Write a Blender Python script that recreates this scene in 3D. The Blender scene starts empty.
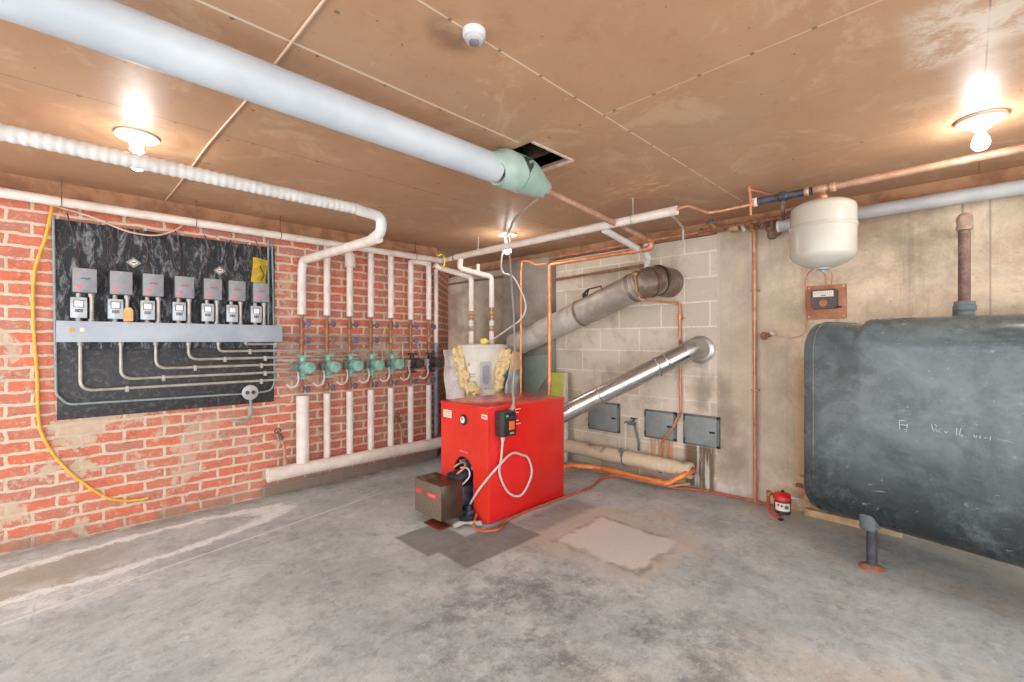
import bpy, bmesh, math, random
from mathutils import Vector, Matrix
random.seed(7)
S = bpy.context.scene
COL = S.collection
PI = math.pi
V = Vector

# ---------------------------------------------------------------- node helpers
class N:
    """tiny helper that strings shader nodes together"""
    def __init__(s, name, rough=.6, metal=0.0, spec=.5):
        s.m = bpy.data.materials.new(name); s.m.use_nodes = True
        s.t = s.m.node_tree; s.b = s.t.nodes['Principled BSDF']
        s.b.inputs['Roughness'].default_value = rough
        s.b.inputs['Metallic'].default_value = metal
        s.b.inputs['Specular IOR Level'].default_value = spec
        s._o = None
    def node(s, k): return s.t.nodes.new(k)
    def put(s, sock, v):
        if isinstance(v, bpy.types.NodeSocket): s.t.links.new(v, sock)
        elif v is not None:
            if isinstance(v, (tuple, list)) and len(v) == 3 and sock.type == 'RGBA': v = (*v, 1)
            sock.default_value = v
    def obj(s):
        if s._o is None: s._o = s.node('ShaderNodeTexCoord').outputs['Object']
        return s._o
    def sep(s):
        if not hasattr(s, '_s'):
            n = s.node('ShaderNodeSeparateXYZ'); s.put(n.inputs[0], s.obj()); s._s = n.outputs
        return s._s[0], s._s[1], s._s[2]
    def vec(s, x, y, z):
        n = s.node('ShaderNodeCombineXYZ')
        for i, v in enumerate((x, y, z)): s.put(n.inputs[i], v)
        return n.outputs[0]
    def scale(s, v):
        n = s.node('ShaderNodeVectorMath'); n.operation = 'MULTIPLY'
        s.put(n.inputs[0], s.obj()); n.inputs[1].default_value = v
        return n.outputs[0]
    def noise(s, scale, detail=4, rough=.55, dist=0, vec=None):
        n = s.node('ShaderNodeTexNoise'); s.put(n.inputs['Vector'], vec or s.obj())
        n.inputs['Scale'].default_value = scale; n.inputs['Detail'].default_value = detail
        n.inputs['Roughness'].default_value = rough; n.inputs['Distortion'].default_value = dist
        return n.outputs['Fac']
    def math(s, op, a, b=None, c=None):
        n = s.node('ShaderNodeMath'); n.operation = op
        s.put(n.inputs[0], a)
        if b is not None: s.put(n.inputs[1], b)
        if c is not None: s.put(n.inputs[2], c)
        return n.outputs[0]
    def step(s, v, lo, hi):
        n = s.node('ShaderNodeMapRange'); n.interpolation_type = 'SMOOTHSTEP'
        s.put(n.inputs[0], v); n.inputs[1].default_value = lo; n.inputs[2].default_value = hi
        return n.outputs[0]
    def mul(s, *a):
        r = a[0]
        for b in a[1:]: r = s.math('MULTIPLY', r, b)
        return r
    def box(s, x, y, x0, x1, y0, y1, soft=.03):
        return s.mul(s.step(x, x0 - soft, x0 + soft), s.step(x, x1 + soft, x1 - soft),
                     s.step(y, y0 - soft, y0 + soft), s.step(y, y1 + soft, y1 - soft))
    def line(s, v, at, w):
        return s.step(s.math('ABSOLUTE', s.math('SUBTRACT', v, at)), w, w * .4)
    def mix(s, f, a, b):
        n = s.node('ShaderNodeMix'); n.data_type = 'RGBA'
        s.put(n.inputs['Factor'], f); s.put(n.inputs[6], a); s.put(n.inputs[7], b)
        return n.outputs[2]
    def fmix(s, f, a, b):
        n = s.node('ShaderNodeMix'); n.data_type = 'FLOAT'
        s.put(n.inputs[0], f); s.put(n.inputs[2], a); s.put(n.inputs[3], b)
        return n.outputs[0]
    def col(s, c): s.put(s.b.inputs['Base Color'], c); return s
    def rough(s, v): s.put(s.b.inputs['Roughness'], v); return s
    def bump(s, h, st=.3, d=.01):
        n = s.node('ShaderNodeBump'); n.inputs['Strength'].default_value = st; n.inputs['Distance'].default_value = d
        s.put(n.inputs['Height'], h); s.put(s.b.inputs['Normal'], n.outputs[0]); return s

def srgb(r, g, b):
    f = lambda c: c / 12.92 if c <= .04045 else ((c + .055) / 1.055) ** 2.4
    return (f(r / 255), f(g / 255), f(b / 255))

MAT = {}
def simple(name, c, rough=.5, metal=0, vary=.12, sc=18, bump=0, dark=None, spec=.5):
    n = N(name, rough, metal, spec)
    c2 = dark or tuple(v * (1 - vary * 2.2) for v in c)
    f = n.step(n.noise(sc, 5, .6), .35, .7)
    n.col(n.mix(f, c, c2))
    if bump: n.bump(n.noise(sc * 2.5, 4), bump, .004)
    MAT[name] = n.m
    return n.m

def scratched(name, base, light, dark, rough=.4, sc=7, metal=0):
    n = N(name, rough, metal)
    f = n.noise(sc, 9, .78, .25)
    c = n.mix(n.step(f, .42, .68), base, light)
    c = n.mix(n.step(n.noise(sc * .6, 5, .6, .4), .52, .75), c, dark)
    n.col(c); n.rough(n.fmix(f, rough - .08, rough + .2))
    MAT[name] = n.m

# ---- setting materials
def mat_brick():
    n = N('red_brick', .85, spec=.25)
    x, y, z = n.sep()
    wob = n.noise(14, 4, .6)
    w2 = n.math('MULTIPLY', n.math('SUBTRACT', wob, .5), .03)
    v = n.vec(n.math('ADD', x, w2), n.math('ADD', z, w2), 0.0)
    t = n.node('ShaderNodeTexBrick'); n.put(t.inputs['Vector'], v)
    t.inputs['Scale'].default_value = 1; t.inputs['Mortar Size'].default_value = .0102
    t.inputs['Mortar Smooth'].default_value = .25; t.inputs['Brick Width'].default_value = .222
    t.inputs['Row Height'].default_value = .0755; t.inputs['Bias'].default_value = -.1
    t.inputs['Color1'].default_value = (*srgb(210, 116, 92), 1); t.inputs['Color2'].default_value = (*srgb(182, 126, 112), 1)
    t.inputs['Mortar'].default_value = (*srgb(212, 196, 174), 1)
    brick = t.outputs['Color']
    blotch = n.step(n.noise(9, 6, .7), .5, .8)
    brick = n.mix(n.mul(blotch, .55), brick, srgb(150, 74, 60))
    brick = n.mix(n.mul(n.step(n.noise(26, 6, .75), .5, .7), .7), brick, srgb(220, 176, 148))
    brick = n.mix(n.mul(n.step(n.noise(17, 6, .8, .5), .6, .68), .6), brick, srgb(96, 66, 60))
    smear = n.noise(2.3, 7, .72, .6)
    sm = n.step(smear, .585, .63)
    low = n.mul(n.step(z, 1.35, .7), n.step(x, 1.5, .2))
    sm2 = n.mul(n.step(n.noise(3.1, 6, .7, .3), .54, .58), low, .85)
    patch = n.mul(n.math('MAXIMUM', n.box(x, z, 1.3, 1.46, 1.5, 2.0, .06), n.box(x, z, 1.4, 2.5, .86, 1.3, .12)), n.step(n.noise(8, 7, .78), .47, .58), .75)
    f = n.math('MAXIMUM', n.math('MAXIMUM', n.mul(sm, .8), sm2), patch)
    morc = n.mix(n.noise(25, 5), srgb(222, 202, 176), srgb(178, 160, 140))
    c = n.mix(f, brick, morc)
    c = n.mix(n.mul(n.step(z, .11, .085), n.step(x, 1.15, 1.25), .85), c, srgb(126, 114, 106))
    dirt = n.step(z, .13, .02)
    c = n.mix(n.mul(dirt, n.step(n.noise(6, 4), .3, .6), .75), c, srgb(140, 125, 110))
    n.col(c)
    h = n.math('ADD', n.mul(t.outputs['Fac'], -1.0), n.mul(n.noise(45, 4), .35))
    n.bump(n.mul(h, n.math('SUBTRACT', 1.0, n.mul(f, .7))), .6, .01)
    return n.m
def mat_block():
    n = N('concrete_block', .9, spec=.2)
    x, y, z = n.sep()
    w2 = n.math('MULTIPLY', n.math('SUBTRACT', n.noise(10, 3), .5), .012)
    t = n.node('ShaderNodeTexBrick')
    n.put(t.inputs['Vector'], n.vec(n.math('ADD', n.math('MULTIPLY', y, -1.0), w2), n.math('ADD', z, n.math('ADD', w2, -.118)), 0.0))
    t.inputs['Scale'].default_value = 1; t.inputs['Mortar Size'].default_value = .008
    t.inputs['Mortar Smooth'].default_value = .4; t.inputs['Brick Width'].default_value = .45
    t.inputs['Row Height'].default_value = .218
    t.inputs['Color1'].default_value = (*srgb(226, 214, 196), 1); t.inputs['Color2'].default_value = (*srgb(206, 194, 176), 1)
    t.inputs['Mortar'].default_value = (*srgb(240, 230, 214), 1)
    c = n.mix(n.mul(n.step(n.noise(3.5, 7, .7, .5), .47, .72), .75), t.outputs['Color'], srgb(178, 166, 150))
    c = n.mix(n.mul(n.step(n.noise(55, 4, .7), .58, .68), .35), c, srgb(130, 118, 106))
    c = n.mix(n.mul(n.step(n.noise(5, 6, .7, 1.2), .57, .66), .55), c, srgb(222, 208, 186))
    # rust runs under the cleanout doors
    st = n.noise(1, 5, .6, vec=n.scale((1, 26, 1.6)))
    rust = n.mul(n.box(y, z, 1.9, 2.14, .1, .4, .05), n.step(st, .4, .6))
    c = n.mix(n.mul(rust, .85), c, srgb(190, 130, 80))
    white = n.mul(n.box(y, z, 1.52, 1.80, .0, .385, .03), n.step(st, .5, .6))
    c = n.mix(n.mul(n.box(y, z, 1.53, 1.8, .0, .385, .03), n.step(st, .62, .5), .9), c, srgb(112, 90, 66))
    c = n.mix(n.mul(white, .85), c, srgb(206, 208, 204))
    shade_patch = n.mul(n.box(y, z, 1.54, 1.72, .66, 1.15, .07), n.step(n.noise(4, 4), .35, .6))  # dark shadow patch near the poured wall's seam, painted as colour
    c = n.mix(n.mul(shade_patch, .6), c, srgb(118, 108, 98))
    soot = n.mul(n.box(y, z, 2.2, 2.8, 1.93, 2.05, .05), .35)
    c = n.mix(soot, c, srgb(140, 96, 66))
    n.col(c)
    n.bump(n.math('ADD', n.mul(t.outputs['Fac'], -.5), n.mul(n.noise(60, 5), .5)), .4, .008)
    return n.m
def mat_poured():
    n = N('poured_concrete', .9, spec=.2)
    x, y, z = n.sep()
    c = n.mix(n.step(n.noise(2.2, 8, .75, .4), .3, .7), srgb(232, 213, 186), srgb(176, 158, 136))
    st = n.noise(1, 6, .62, vec=n.scale((1, 14, .9)))
    c = n.mix(n.mul(n.step(st, .5, .75), .5), c, srgb(142, 128, 112))
    c = n.mix(n.mul(n.step(n.noise(22, 6, .8, .5), .58, .68), .5), c, srgb(140, 122, 104))
    c = n.mix(n.mul(n.step(n.noise(75, 5, .75), .56, .68), .35), c, srgb(132, 118, 102))
    c = n.mix(n.mul(n.step(n.noise(5, 7, .75, 1), .55, .7), .5), c, srgb(218, 206, 188))
    grey = n.mul(n.step(y, .8, 1.25), .55)
    c = n.mix(grey, c, srgb(204, 193, 176))
    c = n.mix(n.mul(n.step(z, 1.98, 2.1), n.step(n.noise(3, 5), .3, .65), .55), c, srgb(150, 126, 104))
    # tie seams left by the form boards
    for yy, w in ((1.25, .012), (1.5, .016), (.02, .010), (-.1, .006)):
        c = n.mix(n.mul(n.line(y, yy, w), .5), c, srgb(214, 204, 188) if yy > 1 else srgb(120, 104, 86))
    shade_patch = n.mul(n.step(n.math('ADD', z, n.mul(n.math('SUBTRACT', 1.5, y), 1.6)), 1.15, .95), n.step(y, 1.2, 1.32), n.step(n.noise(4, 5), .3, .6))  # triangular shadow on the wall, painted into its colour
    c = n.mix(n.mul(shade_patch, .55), c, srgb(136, 122, 108))
    efflo = n.mul(n.step(z, .22, .05), n.step(y, 1.2, 1.35), n.step(n.noise(8, 5, .7), .35, .6))
    c = n.mix(n.mul(efflo, .8), c, srgb(222, 220, 214))
    tan = n.mul(n.box(y, z, .72, .92, .1, 1.15, .05), .6)  # shade beside the tank's end, painted as a tan band
    c = n.mix(tan, c, srgb(190, 140, 86))
    foot = n.mul(n.step(z, .2, .06), n.step(y, 1.1, .9), n.step(n.noise(9, 5), .35, .6))
    c = n.mix(n.mul(foot, .7), c, srgb(176, 132, 86))
    n.col(c)
    n.bump(n.math('ADD', n.noise(30, 6, .7), n.mul(n.noise(120, 3), .3)), .35, .012)
    return n.m
def mat_floor():
    n = N('concrete_floor', .7, spec=.35)
    x, y, z = n.sep()
    c = n.mix(n.step(n.noise(1.3, 10, .78, .2), .3, .7), srgb(206, 214, 216), srgb(160, 168, 172))
    c = n.mix(n.mul(n.step(n.noise(3.4, 10, .82, .15), .5, .66), .5), c, srgb(130, 136, 140))
    c = n.mix(n.mul(n.step(n.noise(1.9, 10, .82, .2), .54, .64), .45), c, srgb(214, 216, 216))
    warm = n.mul(n.step(n.noise(.8, 4, .6, .4), .45, .65), n.step(x, .9, 1.9), n.step(y, 2.4, 1.8), .6)
    c = n.mix(warm, c, srgb(202, 186, 164))
    wob = n.mul(n.math('SUBTRACT', n.noise(7, 5, .65), .5), .16)
    xw = n.math('ADD', x, wob); yw = n.math('ADD', y, wob)
    # darker worn concrete in the middle of the floor
    mid = n.mul(n.step(n.noise(3.2, 10, .84, .1), .44, .62), n.box(xw, yw, 1.0, 2.2, .45, 2.0, .4))
    c = n.mix(n.mul(mid, .72), c, srgb(98, 104, 108))
    c = n.mix(n.mul(n.step(n.noise(11, 9, .84, .1), .5, .64), .45), c, srgb(122, 126, 128))
    c = n.mix(n.mul(n.step(n.noise(24, 8, .84, .1), .55, .65), .5), c, srgb(222, 224, 224))
    # old boiler pad
    c = n.mix(n.mul(n.box(xw, yw, 2.14, 3.02, 1.2, 2.05, .03), .42), c, srgb(204, 192, 174))
    c = n.mix(n.mul(n.box(xw, yw, 2.30, 2.84, 1.31, 1.9, .04), .7), c, srgb(222, 219, 212))
    edge = n.math('SUBTRACT', n.box(xw, yw, 2.27, 2.87, 1.28, 1.93, .015), n.box(xw, yw, 2.31, 2.83, 1.32, 1.89, .015))
    c = n.mix(n.mul(edge, n.step(n.noise(5, 5, .7), .35, .65), .6), c, srgb(120, 110, 100))
    # damp marks in front of and beside the boiler
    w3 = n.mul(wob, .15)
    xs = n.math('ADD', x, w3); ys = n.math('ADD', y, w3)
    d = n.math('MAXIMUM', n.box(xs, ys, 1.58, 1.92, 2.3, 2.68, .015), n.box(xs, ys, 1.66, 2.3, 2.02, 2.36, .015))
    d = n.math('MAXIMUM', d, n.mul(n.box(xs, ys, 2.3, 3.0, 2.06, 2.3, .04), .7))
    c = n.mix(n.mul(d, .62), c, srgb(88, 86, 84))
    # white salts dried out along the brick wall
    u = n.math('DIVIDE', n.math('SUBTRACT', xw, .25), .95)
    v = n.math('DIVIDE', n.math('SUBTRACT', yw, n.math('MULTIPLY_ADD', x, .12, 3.62)), .25)
    rr = n.math('SQRT', n.math('ADD', n.mul(u, u), n.mul(v, v)))
    ring = n.mul(n.line(n.math('ADD', rr, n.mul(n.math('SUBTRACT', n.noise(20, 7, .8), .5), .5)), 1.0, .2), n.step(n.noise(14, 7, .8), .3, .5))
    c = n.mix(n.mul(n.step(rr, 1.0, .75), n.step(x, .45, .0), .65), c, srgb(176, 164, 144))
    c = n.mix(n.mul(ring, .95), c, srgb(236, 240, 242))
    spill = n.mul(n.box(xw, yw, -.9, .35, 3.1, 3.5, .12), n.step(n.noise(9, 9, .84, .2), .46, .56))
    c = n.mix(n.mul(spill, .7), c, srgb(228, 230, 230))
    ln = n.math('SUBTRACT', n.math('ADD', y, n.mul(wob, .12)), n.math('MULTIPLY_ADD', x, .195, 3.165))
    c = n.mix(n.mul(n.line(ln, 0, .014), n.step(x, 2.2, 1.6), .65), c, srgb(228, 230, 230))
    wallside = n.mul(n.step(y, 3.95, 4.12), n.step(x, 2.9, 2.4), n.step(n.noise(8, 4), .3, .6))
    c = n.mix(n.mul(wallside, .6), c, srgb(140, 124, 106))
    c = n.mix(n.mul(n.step(x, 3.6, 3.95), n.step(n.noise(7, 5, .7), .4, .65), .6), c, srgb(204, 198, 190))
    c = n.mix(n.mul(n.step(n.noise(60, 3, .6), .62, .7), .35), c, srgb(104, 102, 100))
    # thin cracks
    vo = n.node('ShaderNodeTexVoronoi'); vo.feature = 'DISTANCE_TO_EDGE'; vo.inputs['Scale'].default_value = .75
    n.put(vo.inputs['Vector'], n.vec(n.math('ADD', x, n.mul(wob, .5)), n.math('ADD', y, wob), 0.0))
    c = n.mix(n.mul(n.step(vo.outputs['Distance'], .004, .0), n.step(n.noise(1.2, 2), .5, .6), .22), c, srgb(116, 114, 112))
    n.col(c)
    n.rough(n.fmix(n.noise(3, 6), .5, .85))
    n.bump(n.math('ADD', n.noise(9, 9, .75), n.mul(n.noise(90, 4), .2)), .3, .012)
    return n.m
def mat_ceiling():
    n = N('tan_ceiling_board', .42, spec=.4)
    x, y, z = n.sep()
    c = n.mix(n.noise(1.6, 7, .65, .5), srgb(196, 156, 121), srgb(163, 122, 93))
    c = n.mix(n.mul(n.step(n.noise(.9, 5, .6, .3), .45, .7), .5), c, srgb(180, 150, 122))
    c = n.mix(n.mul(n.step(n.noise(5, 8, .75, .6), .6, .72), .35), c, srgb(150, 106, 76))
    sc = n.noise(1, 4, .6, 1.5, vec=n.scale((22, 5, 1)))
    c = n.mix(n.mul(n.step(sc, .69, .72), n.step(n.noise(3, 3), .48, .62), .8), c, srgb(232, 200, 162))
    c = n.mix(n.mul(n.step(n.noise(13, 8, .8, .4), .52, .68), .4), c, srgb(158, 118, 90))
    c = n.mix(n.mul(n.step(n.noise(2.2, 7, .75, 1), .52, .64), .4), c, srgb(206, 174, 142))
    c = n.mix(n.mul(n.step(n.noise(42, 2, .5), .735, .76), .7), c, srgb(82, 58, 44))
    for yy, x0, x1, w in ((1.645, -3, 1.7, .009), (1.172, -3, 3.6, .005), (2.63, -3, 4, .0035), (-.05, -3, 4, .004)):
        m = n.mul(n.line(y, yy, w), n.step(x, x0, x0 + .01), n.step(x, x1, x1 - .01))
        c = n.mix(n.mul(m, .8), c, srgb(222, 206, 186) if w > .004 else srgb(112, 80, 56))
    for xx, y0, y1, w in ((1.762, -3, 1.172, .005), (2.36, 2.63, 4.2, .003), (2.95, -3, 2.63, .003)):
        m = n.mul(n.line(x, xx, w), n.step(y, y0, y0 + .01), n.step(y, y1, y1 - .01))
        c = n.mix(n.mul(m, .75), c, srgb(212, 180, 146))
    for xx, per in ((1.762, .19), (.62, .43), (2.95, .31)):
        fy = n.math('SUBTRACT', n.math('MODULO', n.math('ADD', y, 10.0), per), per / 2); fx = n.math('SUBTRACT', x, xx)
        rr = n.math('SQRT', n.math('ADD', n.mul(fx, fx), n.mul(fy, fy)))
        c = n.mix(n.mul(n.step(rr, .011, .006), .75), c, srgb(96, 70, 54))
    for yy, per in ((1.172, .22), (1.66, .27), (2.64, .33)):
        fx = n.math('SUBTRACT', n.math('MODULO', n.math('ADD', x, 10.0), per), per / 2); fy = n.math('SUBTRACT', y, yy)
        rr = n.math('SQRT', n.math('ADD', n.mul(fx, fx), n.mul(fy, fy)))
        c = n.mix(n.mul(n.step(rr, .010, .005), .75), c, srgb(96, 70, 54))
    # pale scuffed patch on the right, bare fibre by the pipes
    pw = n.mul(n.math('SUBTRACT', n.noise(4, 5), .5), .25)
    pale = n.mul(n.box(n.math('ADD', x, pw), n.math('ADD', y, pw), 1.9, 2.32, -.5, .14, .06), n.step(n.noise(8, 8, .78, .3), .36, .56))
    c = n.mix(n.mul(pale, .8), c, srgb(214, 200, 182))
    bare = n.mul(n.box(n.math('ADD', x, pw), n.math('ADD', y, pw), 2.6, 2.95, 1.35, 1.75, .06), n.step(sc, .5, .62))
    c = n.mix(n.mul(bare, .8), c, srgb(220, 178, 124))
    # sooty halo round the sensor
    rx = n.math('SUBTRACT', x, .95); ry = n.math('SUBTRACT', y, 1.22)
    rr = n.math('SQRT', n.math('ADD', n.mul(rx, rx), n.mul(ry, ry)))
    c = n.mix(n.mul(n.step(rr, .14, .05), n.step(n.noise(9, 4), .35, .6), .5), c, srgb(96, 68, 50))
    for (sx, sy) in ((.284, 2.935), (3.06, 3.16)):
        rx = n.math('SUBTRACT', x, sx); ry = n.math('SUBTRACT', y, sy)
        rr = n.math('SQRT', n.math('ADD', n.mul(rx, rx), n.mul(ry, ry)))
        c = n.mix(n.mul(n.line(rr, .15, .1), n.step(n.noise(5, 4), .35, .65), .45), c, srgb(108, 82, 60))
    n.col(c)
    n.rough(n.fmix(n.noise(6, 5), .36, .6))
    n.bump(n.math('ADD', n.noise(7, 6, .6), n.mul(n.noise(150, 2), .06)), .12, .01)
    return n.m
def mat_tank():
    n = N('slate_tank_paint', .35, spec=.5)
    x, y, z = n.sep()
    c = n.mix(n.step(n.noise(2.4, 9, .75, .6), .3, .7), srgb(66, 78, 82), srgb(112, 124, 129))
    rub = n.noise(1, 9, .78, .3, vec=n.scale((3, 3, 7)))
    c = n.mix(n.mul(n.step(rub, .48, .64), .4), c, srgb(134, 146, 150))
    c = n.mix(n.mul(n.step(n.noise(4, 7, .7, .6), .55, .72), .5), c, srgb(48, 54, 58))
    c = n.mix(n.mul(n.step(z, .8, .33), n.step(n.noise(5, 8, .75), .22, .55), .88), c, srgb(26, 31, 34))  # shade on the tank's lower part, painted nearly black
    c = n.mix(n.mul(n.step(n.noise(30, 7, .8), .6, .7), .7), c, srgb(176, 186, 188))
    scr = n.noise(1, 3, .6, 2.5, vec=n.scale((2, 5, 24)))
    c = n.mix(n.mul(n.step(scr, .7, .73), n.step(n.noise(3, 3), .45, .6), .6), c, srgb(186, 194, 196))
    n.col(c); n.rough(n.fmix(n.noise(5, 6), .2, .34))
    n.bump(n.noise(14, 5), .05, .01)
    return n.m
def mat_plywood_black():
    n = N('black_tarred_board', .3, spec=.6)
    x, y, z = n.sep()
    h1 = n.noise(1, 6, .7, 1.1, vec=n.scale((20, 20, 6)))
    h2 = n.noise(1, 5, .7, .5, vec=n.scale((60, 60, 34)))
    h = n.math('ADD', n.mul(h1, .7), n.mul(h2, .3))
    n.col(n.mix(n.step(h, .48, .62), srgb(36, 38, 44), srgb(136, 138, 142)))  # glossy highlights on the wrinkles painted as light grey streaks
    n.bump(h, 1.0, .03)
    return n.m
def mat_board_lower():
    n = N('charcoal_board', .5)
    h = n.noise(34, 6, .7, .6)
    n.col(n.mix(n.step(h, .48, .66), srgb(44, 42, 46), srgb(84, 80, 82)))
    n.bump(h, .3, .006)
    return n.m

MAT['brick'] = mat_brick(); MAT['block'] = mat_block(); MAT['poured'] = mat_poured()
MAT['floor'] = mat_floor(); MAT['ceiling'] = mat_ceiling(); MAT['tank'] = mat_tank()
MAT['board'] = mat_plywood_black(); MAT['board_low'] = mat_board_lower()
simple('smooth_grey', srgb(158, 152, 142), .85, dark=srgb(132, 124, 114), sc=4, bump=.2)
simple('recess_concrete', srgb(186, 172, 152), .9, dark=srgb(146, 132, 116), sc=3, bump=.2)
simple('rim_wood', srgb(182, 134, 98), .7, dark=srgb(142, 98, 70), sc=8)
simple('white_insulation', srgb(224, 222, 217), .6, dark=srgb(204, 200, 194), sc=9, bump=.12)
simple('pink_white', srgb(234, 223, 213), .6, dark=srgb(216, 202, 190), sc=8, bump=.1)
simple('duct_white', srgb(192, 197, 202), .45, dark=srgb(176, 182, 189), sc=3)
simple('grey_paint', srgb(186, 185, 184), .45, dark=srgb(166, 165, 165), sc=4)
simple('trough_grey', srgb(176, 184, 194), .45, dark=srgb(160, 168, 180), sc=5)
simple('relay_grey', srgb(150, 150, 156), .4, dark=srgb(128, 128, 136), sc=9)
simple('relay_edge', srgb(108, 106, 110), .45)
simple('plate_grey', srgb(196, 202, 208), .35, metal=.2)
simple('screen_white', srgb(234, 236, 238), .35, vary=.03)
simple('near_black', srgb(30, 30, 32), .45)
simple('charcoal_plastic', srgb(58, 56, 58), .45)
simple('conduit_steel', srgb(190, 184, 176), .42, metal=.35, dark=srgb(164, 156, 148), sc=12)
simple('conduit_green', srgb(146, 164, 162), .5, dark=srgb(122, 138, 136))
scratched('copper', srgb(196, 132, 100), srgb(222, 168, 136), srgb(140, 88, 64), .38, 9, .4)
scratched('bright_copper', srgb(214, 136, 88), srgb(238, 176, 130), srgb(170, 98, 62), .34, 8, .4)
scratched('dull_copper', srgb(178, 134, 108), srgb(206, 168, 144), srgb(122, 88, 70), .45, 12, .25)
scratched('brass', srgb(164, 122, 76), srgb(196, 156, 104), srgb(106, 74, 48), .4, 14, .5)
scratched('rusty_iron', srgb(104, 84, 76), srgb(152, 118, 100), srgb(66, 44, 38), .6, 12, .2)
scratched('aged_copper', srgb(146, 98, 74), srgb(184, 132, 104), srgb(92, 60, 46), .45, 14, .25)
scratched('orange_copper', srgb(230, 128, 66), srgb(246, 164, 102), srgb(178, 88, 46), .36, 8, .25)
scratched('pale_galvanised', srgb(190, 186, 176), srgb(210, 207, 198), srgb(142, 134, 124), .48, 6, .2)
scratched('satin_galvanised', srgb(184, 184, 182), srgb(206, 206, 204), srgb(150, 148, 144), .32, 6, .75)
scratched('rust', srgb(146, 96, 70), srgb(176, 128, 98), srgb(84, 54, 42), .75, 16)
scratched('dark_iron', srgb(66, 66, 78), srgb(104, 102, 112), srgb(44, 40, 42), .45, 10, .3)
scratched('old_galvanised', srgb(164, 156, 146), srgb(196, 190, 180), srgb(118, 102, 88), .42, 5, .45)
scratched('sooty_galvanised', srgb(126, 108, 94), srgb(168, 152, 138), srgb(82, 60, 46), .42, 6, .45)
scratched('shiny_galvanised', srgb(200, 202, 206), srgb(224, 226, 228), srgb(176, 178, 182), .2, 3, .92)
scratched('tan_insulation', srgb(222, 202, 172), srgb(232, 214, 190), srgb(128, 110, 92), .85, 9)
simple('red_paint', srgb(224, 36, 32), .22, dark=srgb(206, 30, 28), sc=2, spec=.6)
simple('red_front', srgb(228, 58, 44), .2, dark=srgb(212, 46, 36), sc=2, spec=.6)
simple('dark_red', srgb(112, 44, 30), .6)
simple('label_white', srgb(232, 222, 206), .6, vary=.03)
simple('label_red', srgb(222, 70, 72), .5, vary=.05)
simple('label_pink', srgb(236, 120, 128), .5, vary=.05)
simple('label_orange', srgb(240, 158, 62), .6, vary=.05)
simple('safety_orange', srgb(236, 100, 40), .5, vary=.05)
simple('bronze_cover', srgb(92, 74, 60), .24, metal=.35, dark=srgb(66, 52, 42), sc=5)
simple('bronze_face', srgb(122, 106, 88), .5, dark=srgb(98, 84, 70), sc=60)
simple('steel_blue', srgb(82, 88, 106), .35, metal=.5, dark=srgb(50, 54, 66))
simple('flex_white', srgb(214, 198, 192), .5, vary=.05)
simple('cable_white', srgb(220, 216, 208), .5, vary=.05)
simple('cable_tan', srgb(222, 186, 160), .5, vary=.06)
simple('cable_grey', srgb(168, 160, 154), .55, vary=.06)
simple('cord_yellow', srgb(238, 184, 74), .5, dark=srgb(222, 162, 60))
simple('paper_yellow', srgb(255, 228, 92), .6, dark=srgb(224, 186, 48))
simple('tag_tan', srgb(230, 184, 122), .7)
simple('pump_green', srgb(142, 190, 172), .45, dark=srgb(112, 160, 144), sc=20)
simple('pump_black', srgb(66, 56, 54), .5, dark=srgb(44, 38, 38), sc=20)
simple('valve_blue', srgb(118, 126, 186), .45, dark=srgb(98, 104, 160))
simple('valve_dull_blue', srgb(110, 110, 140), .5, dark=srgb(86, 84, 108))
simple('fitting_green', srgb(164, 184, 174), .38, dark=srgb(142, 166, 154), sc=5)
simple('band_green', srgb(40, 74, 60), .5)
simple('heater_white', srgb(224, 220, 208), .4, dark=srgb(206, 200, 188), sc=4)
simple('cover_grey', srgb(188, 184, 186), .5, vary=.04)
simple('fibreglass', srgb(236, 222, 178), .95, dark=srgb(212, 174, 112), sc=26, bump=.8)
simple('jacket_white', srgb(222, 212, 206), .7, dark=srgb(176, 166, 164), sc=7, bump=.5)
simple('jacket_foil', srgb(190, 198, 206), .5, metal=.15, dark=srgb(150, 160, 170), sc=8, bump=.5)
simple('kraft', srgb(238, 202, 150), .8, dark=srgb(222, 184, 134))
simple('panel_green', srgb(166, 182, 170), .7, dark=srgb(146, 160, 148), sc=5)
simple('panel_lime', srgb(204, 206, 96), .7, dark=srgb(186, 188, 84), sc=7)
simple('door_grey', srgb(146, 154, 156), .5, dark=srgb(124, 132, 136), sc=5)
simple('door_edge', srgb(118, 124, 126), .55, dark=srgb(92, 94, 94), sc=12)
simple('cream_tank', srgb(194, 190, 176), .22, dark=srgb(186, 180, 164), sc=3)
simple('gauge_board', srgb(188, 130, 96), .6, dark=srgb(158, 102, 72), sc=10)
simple('meter_brown', srgb(76, 58, 54), .4)
simple('filter_red', srgb(222, 44, 36), .35)
simple('hose_red', srgb(196, 74, 44), .5, dark=srgb(150, 58, 38))
simple('oil_line', srgb(192, 96, 62), .5, dark=srgb(160, 78, 52))
simple('porcelain', srgb(232, 228, 220), .35, vary=.03)
simple('rose_rim', srgb(196, 150, 112), .5)
simple('sensor_white', srgb(206, 208, 210), .4, vary=.03)
simple('lens_grey', srgb(120, 116, 120), .3)
simple('ledge_wood', srgb(206, 176, 140), .8, dark=srgb(172, 132, 92), sc=7)
simple('mount_grey', srgb(112, 122, 126), .5, dark=srgb(84, 92, 96), sc=10)
simple('steel_sleeve', srgb(150, 152, 164), .5, dark=srgb(118, 120, 134))
simple('elbow_tan', srgb(158, 134, 118), .6, dark=srgb(130, 104, 88))
simple('chalk', srgb(206, 212, 212), .9, vary=.02)
simple('joist', srgb(84, 62, 46), .85, dark=srgb(50, 38, 30), sc=8)
simple('hatch_trim', srgb(214, 196, 178), .6)
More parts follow.
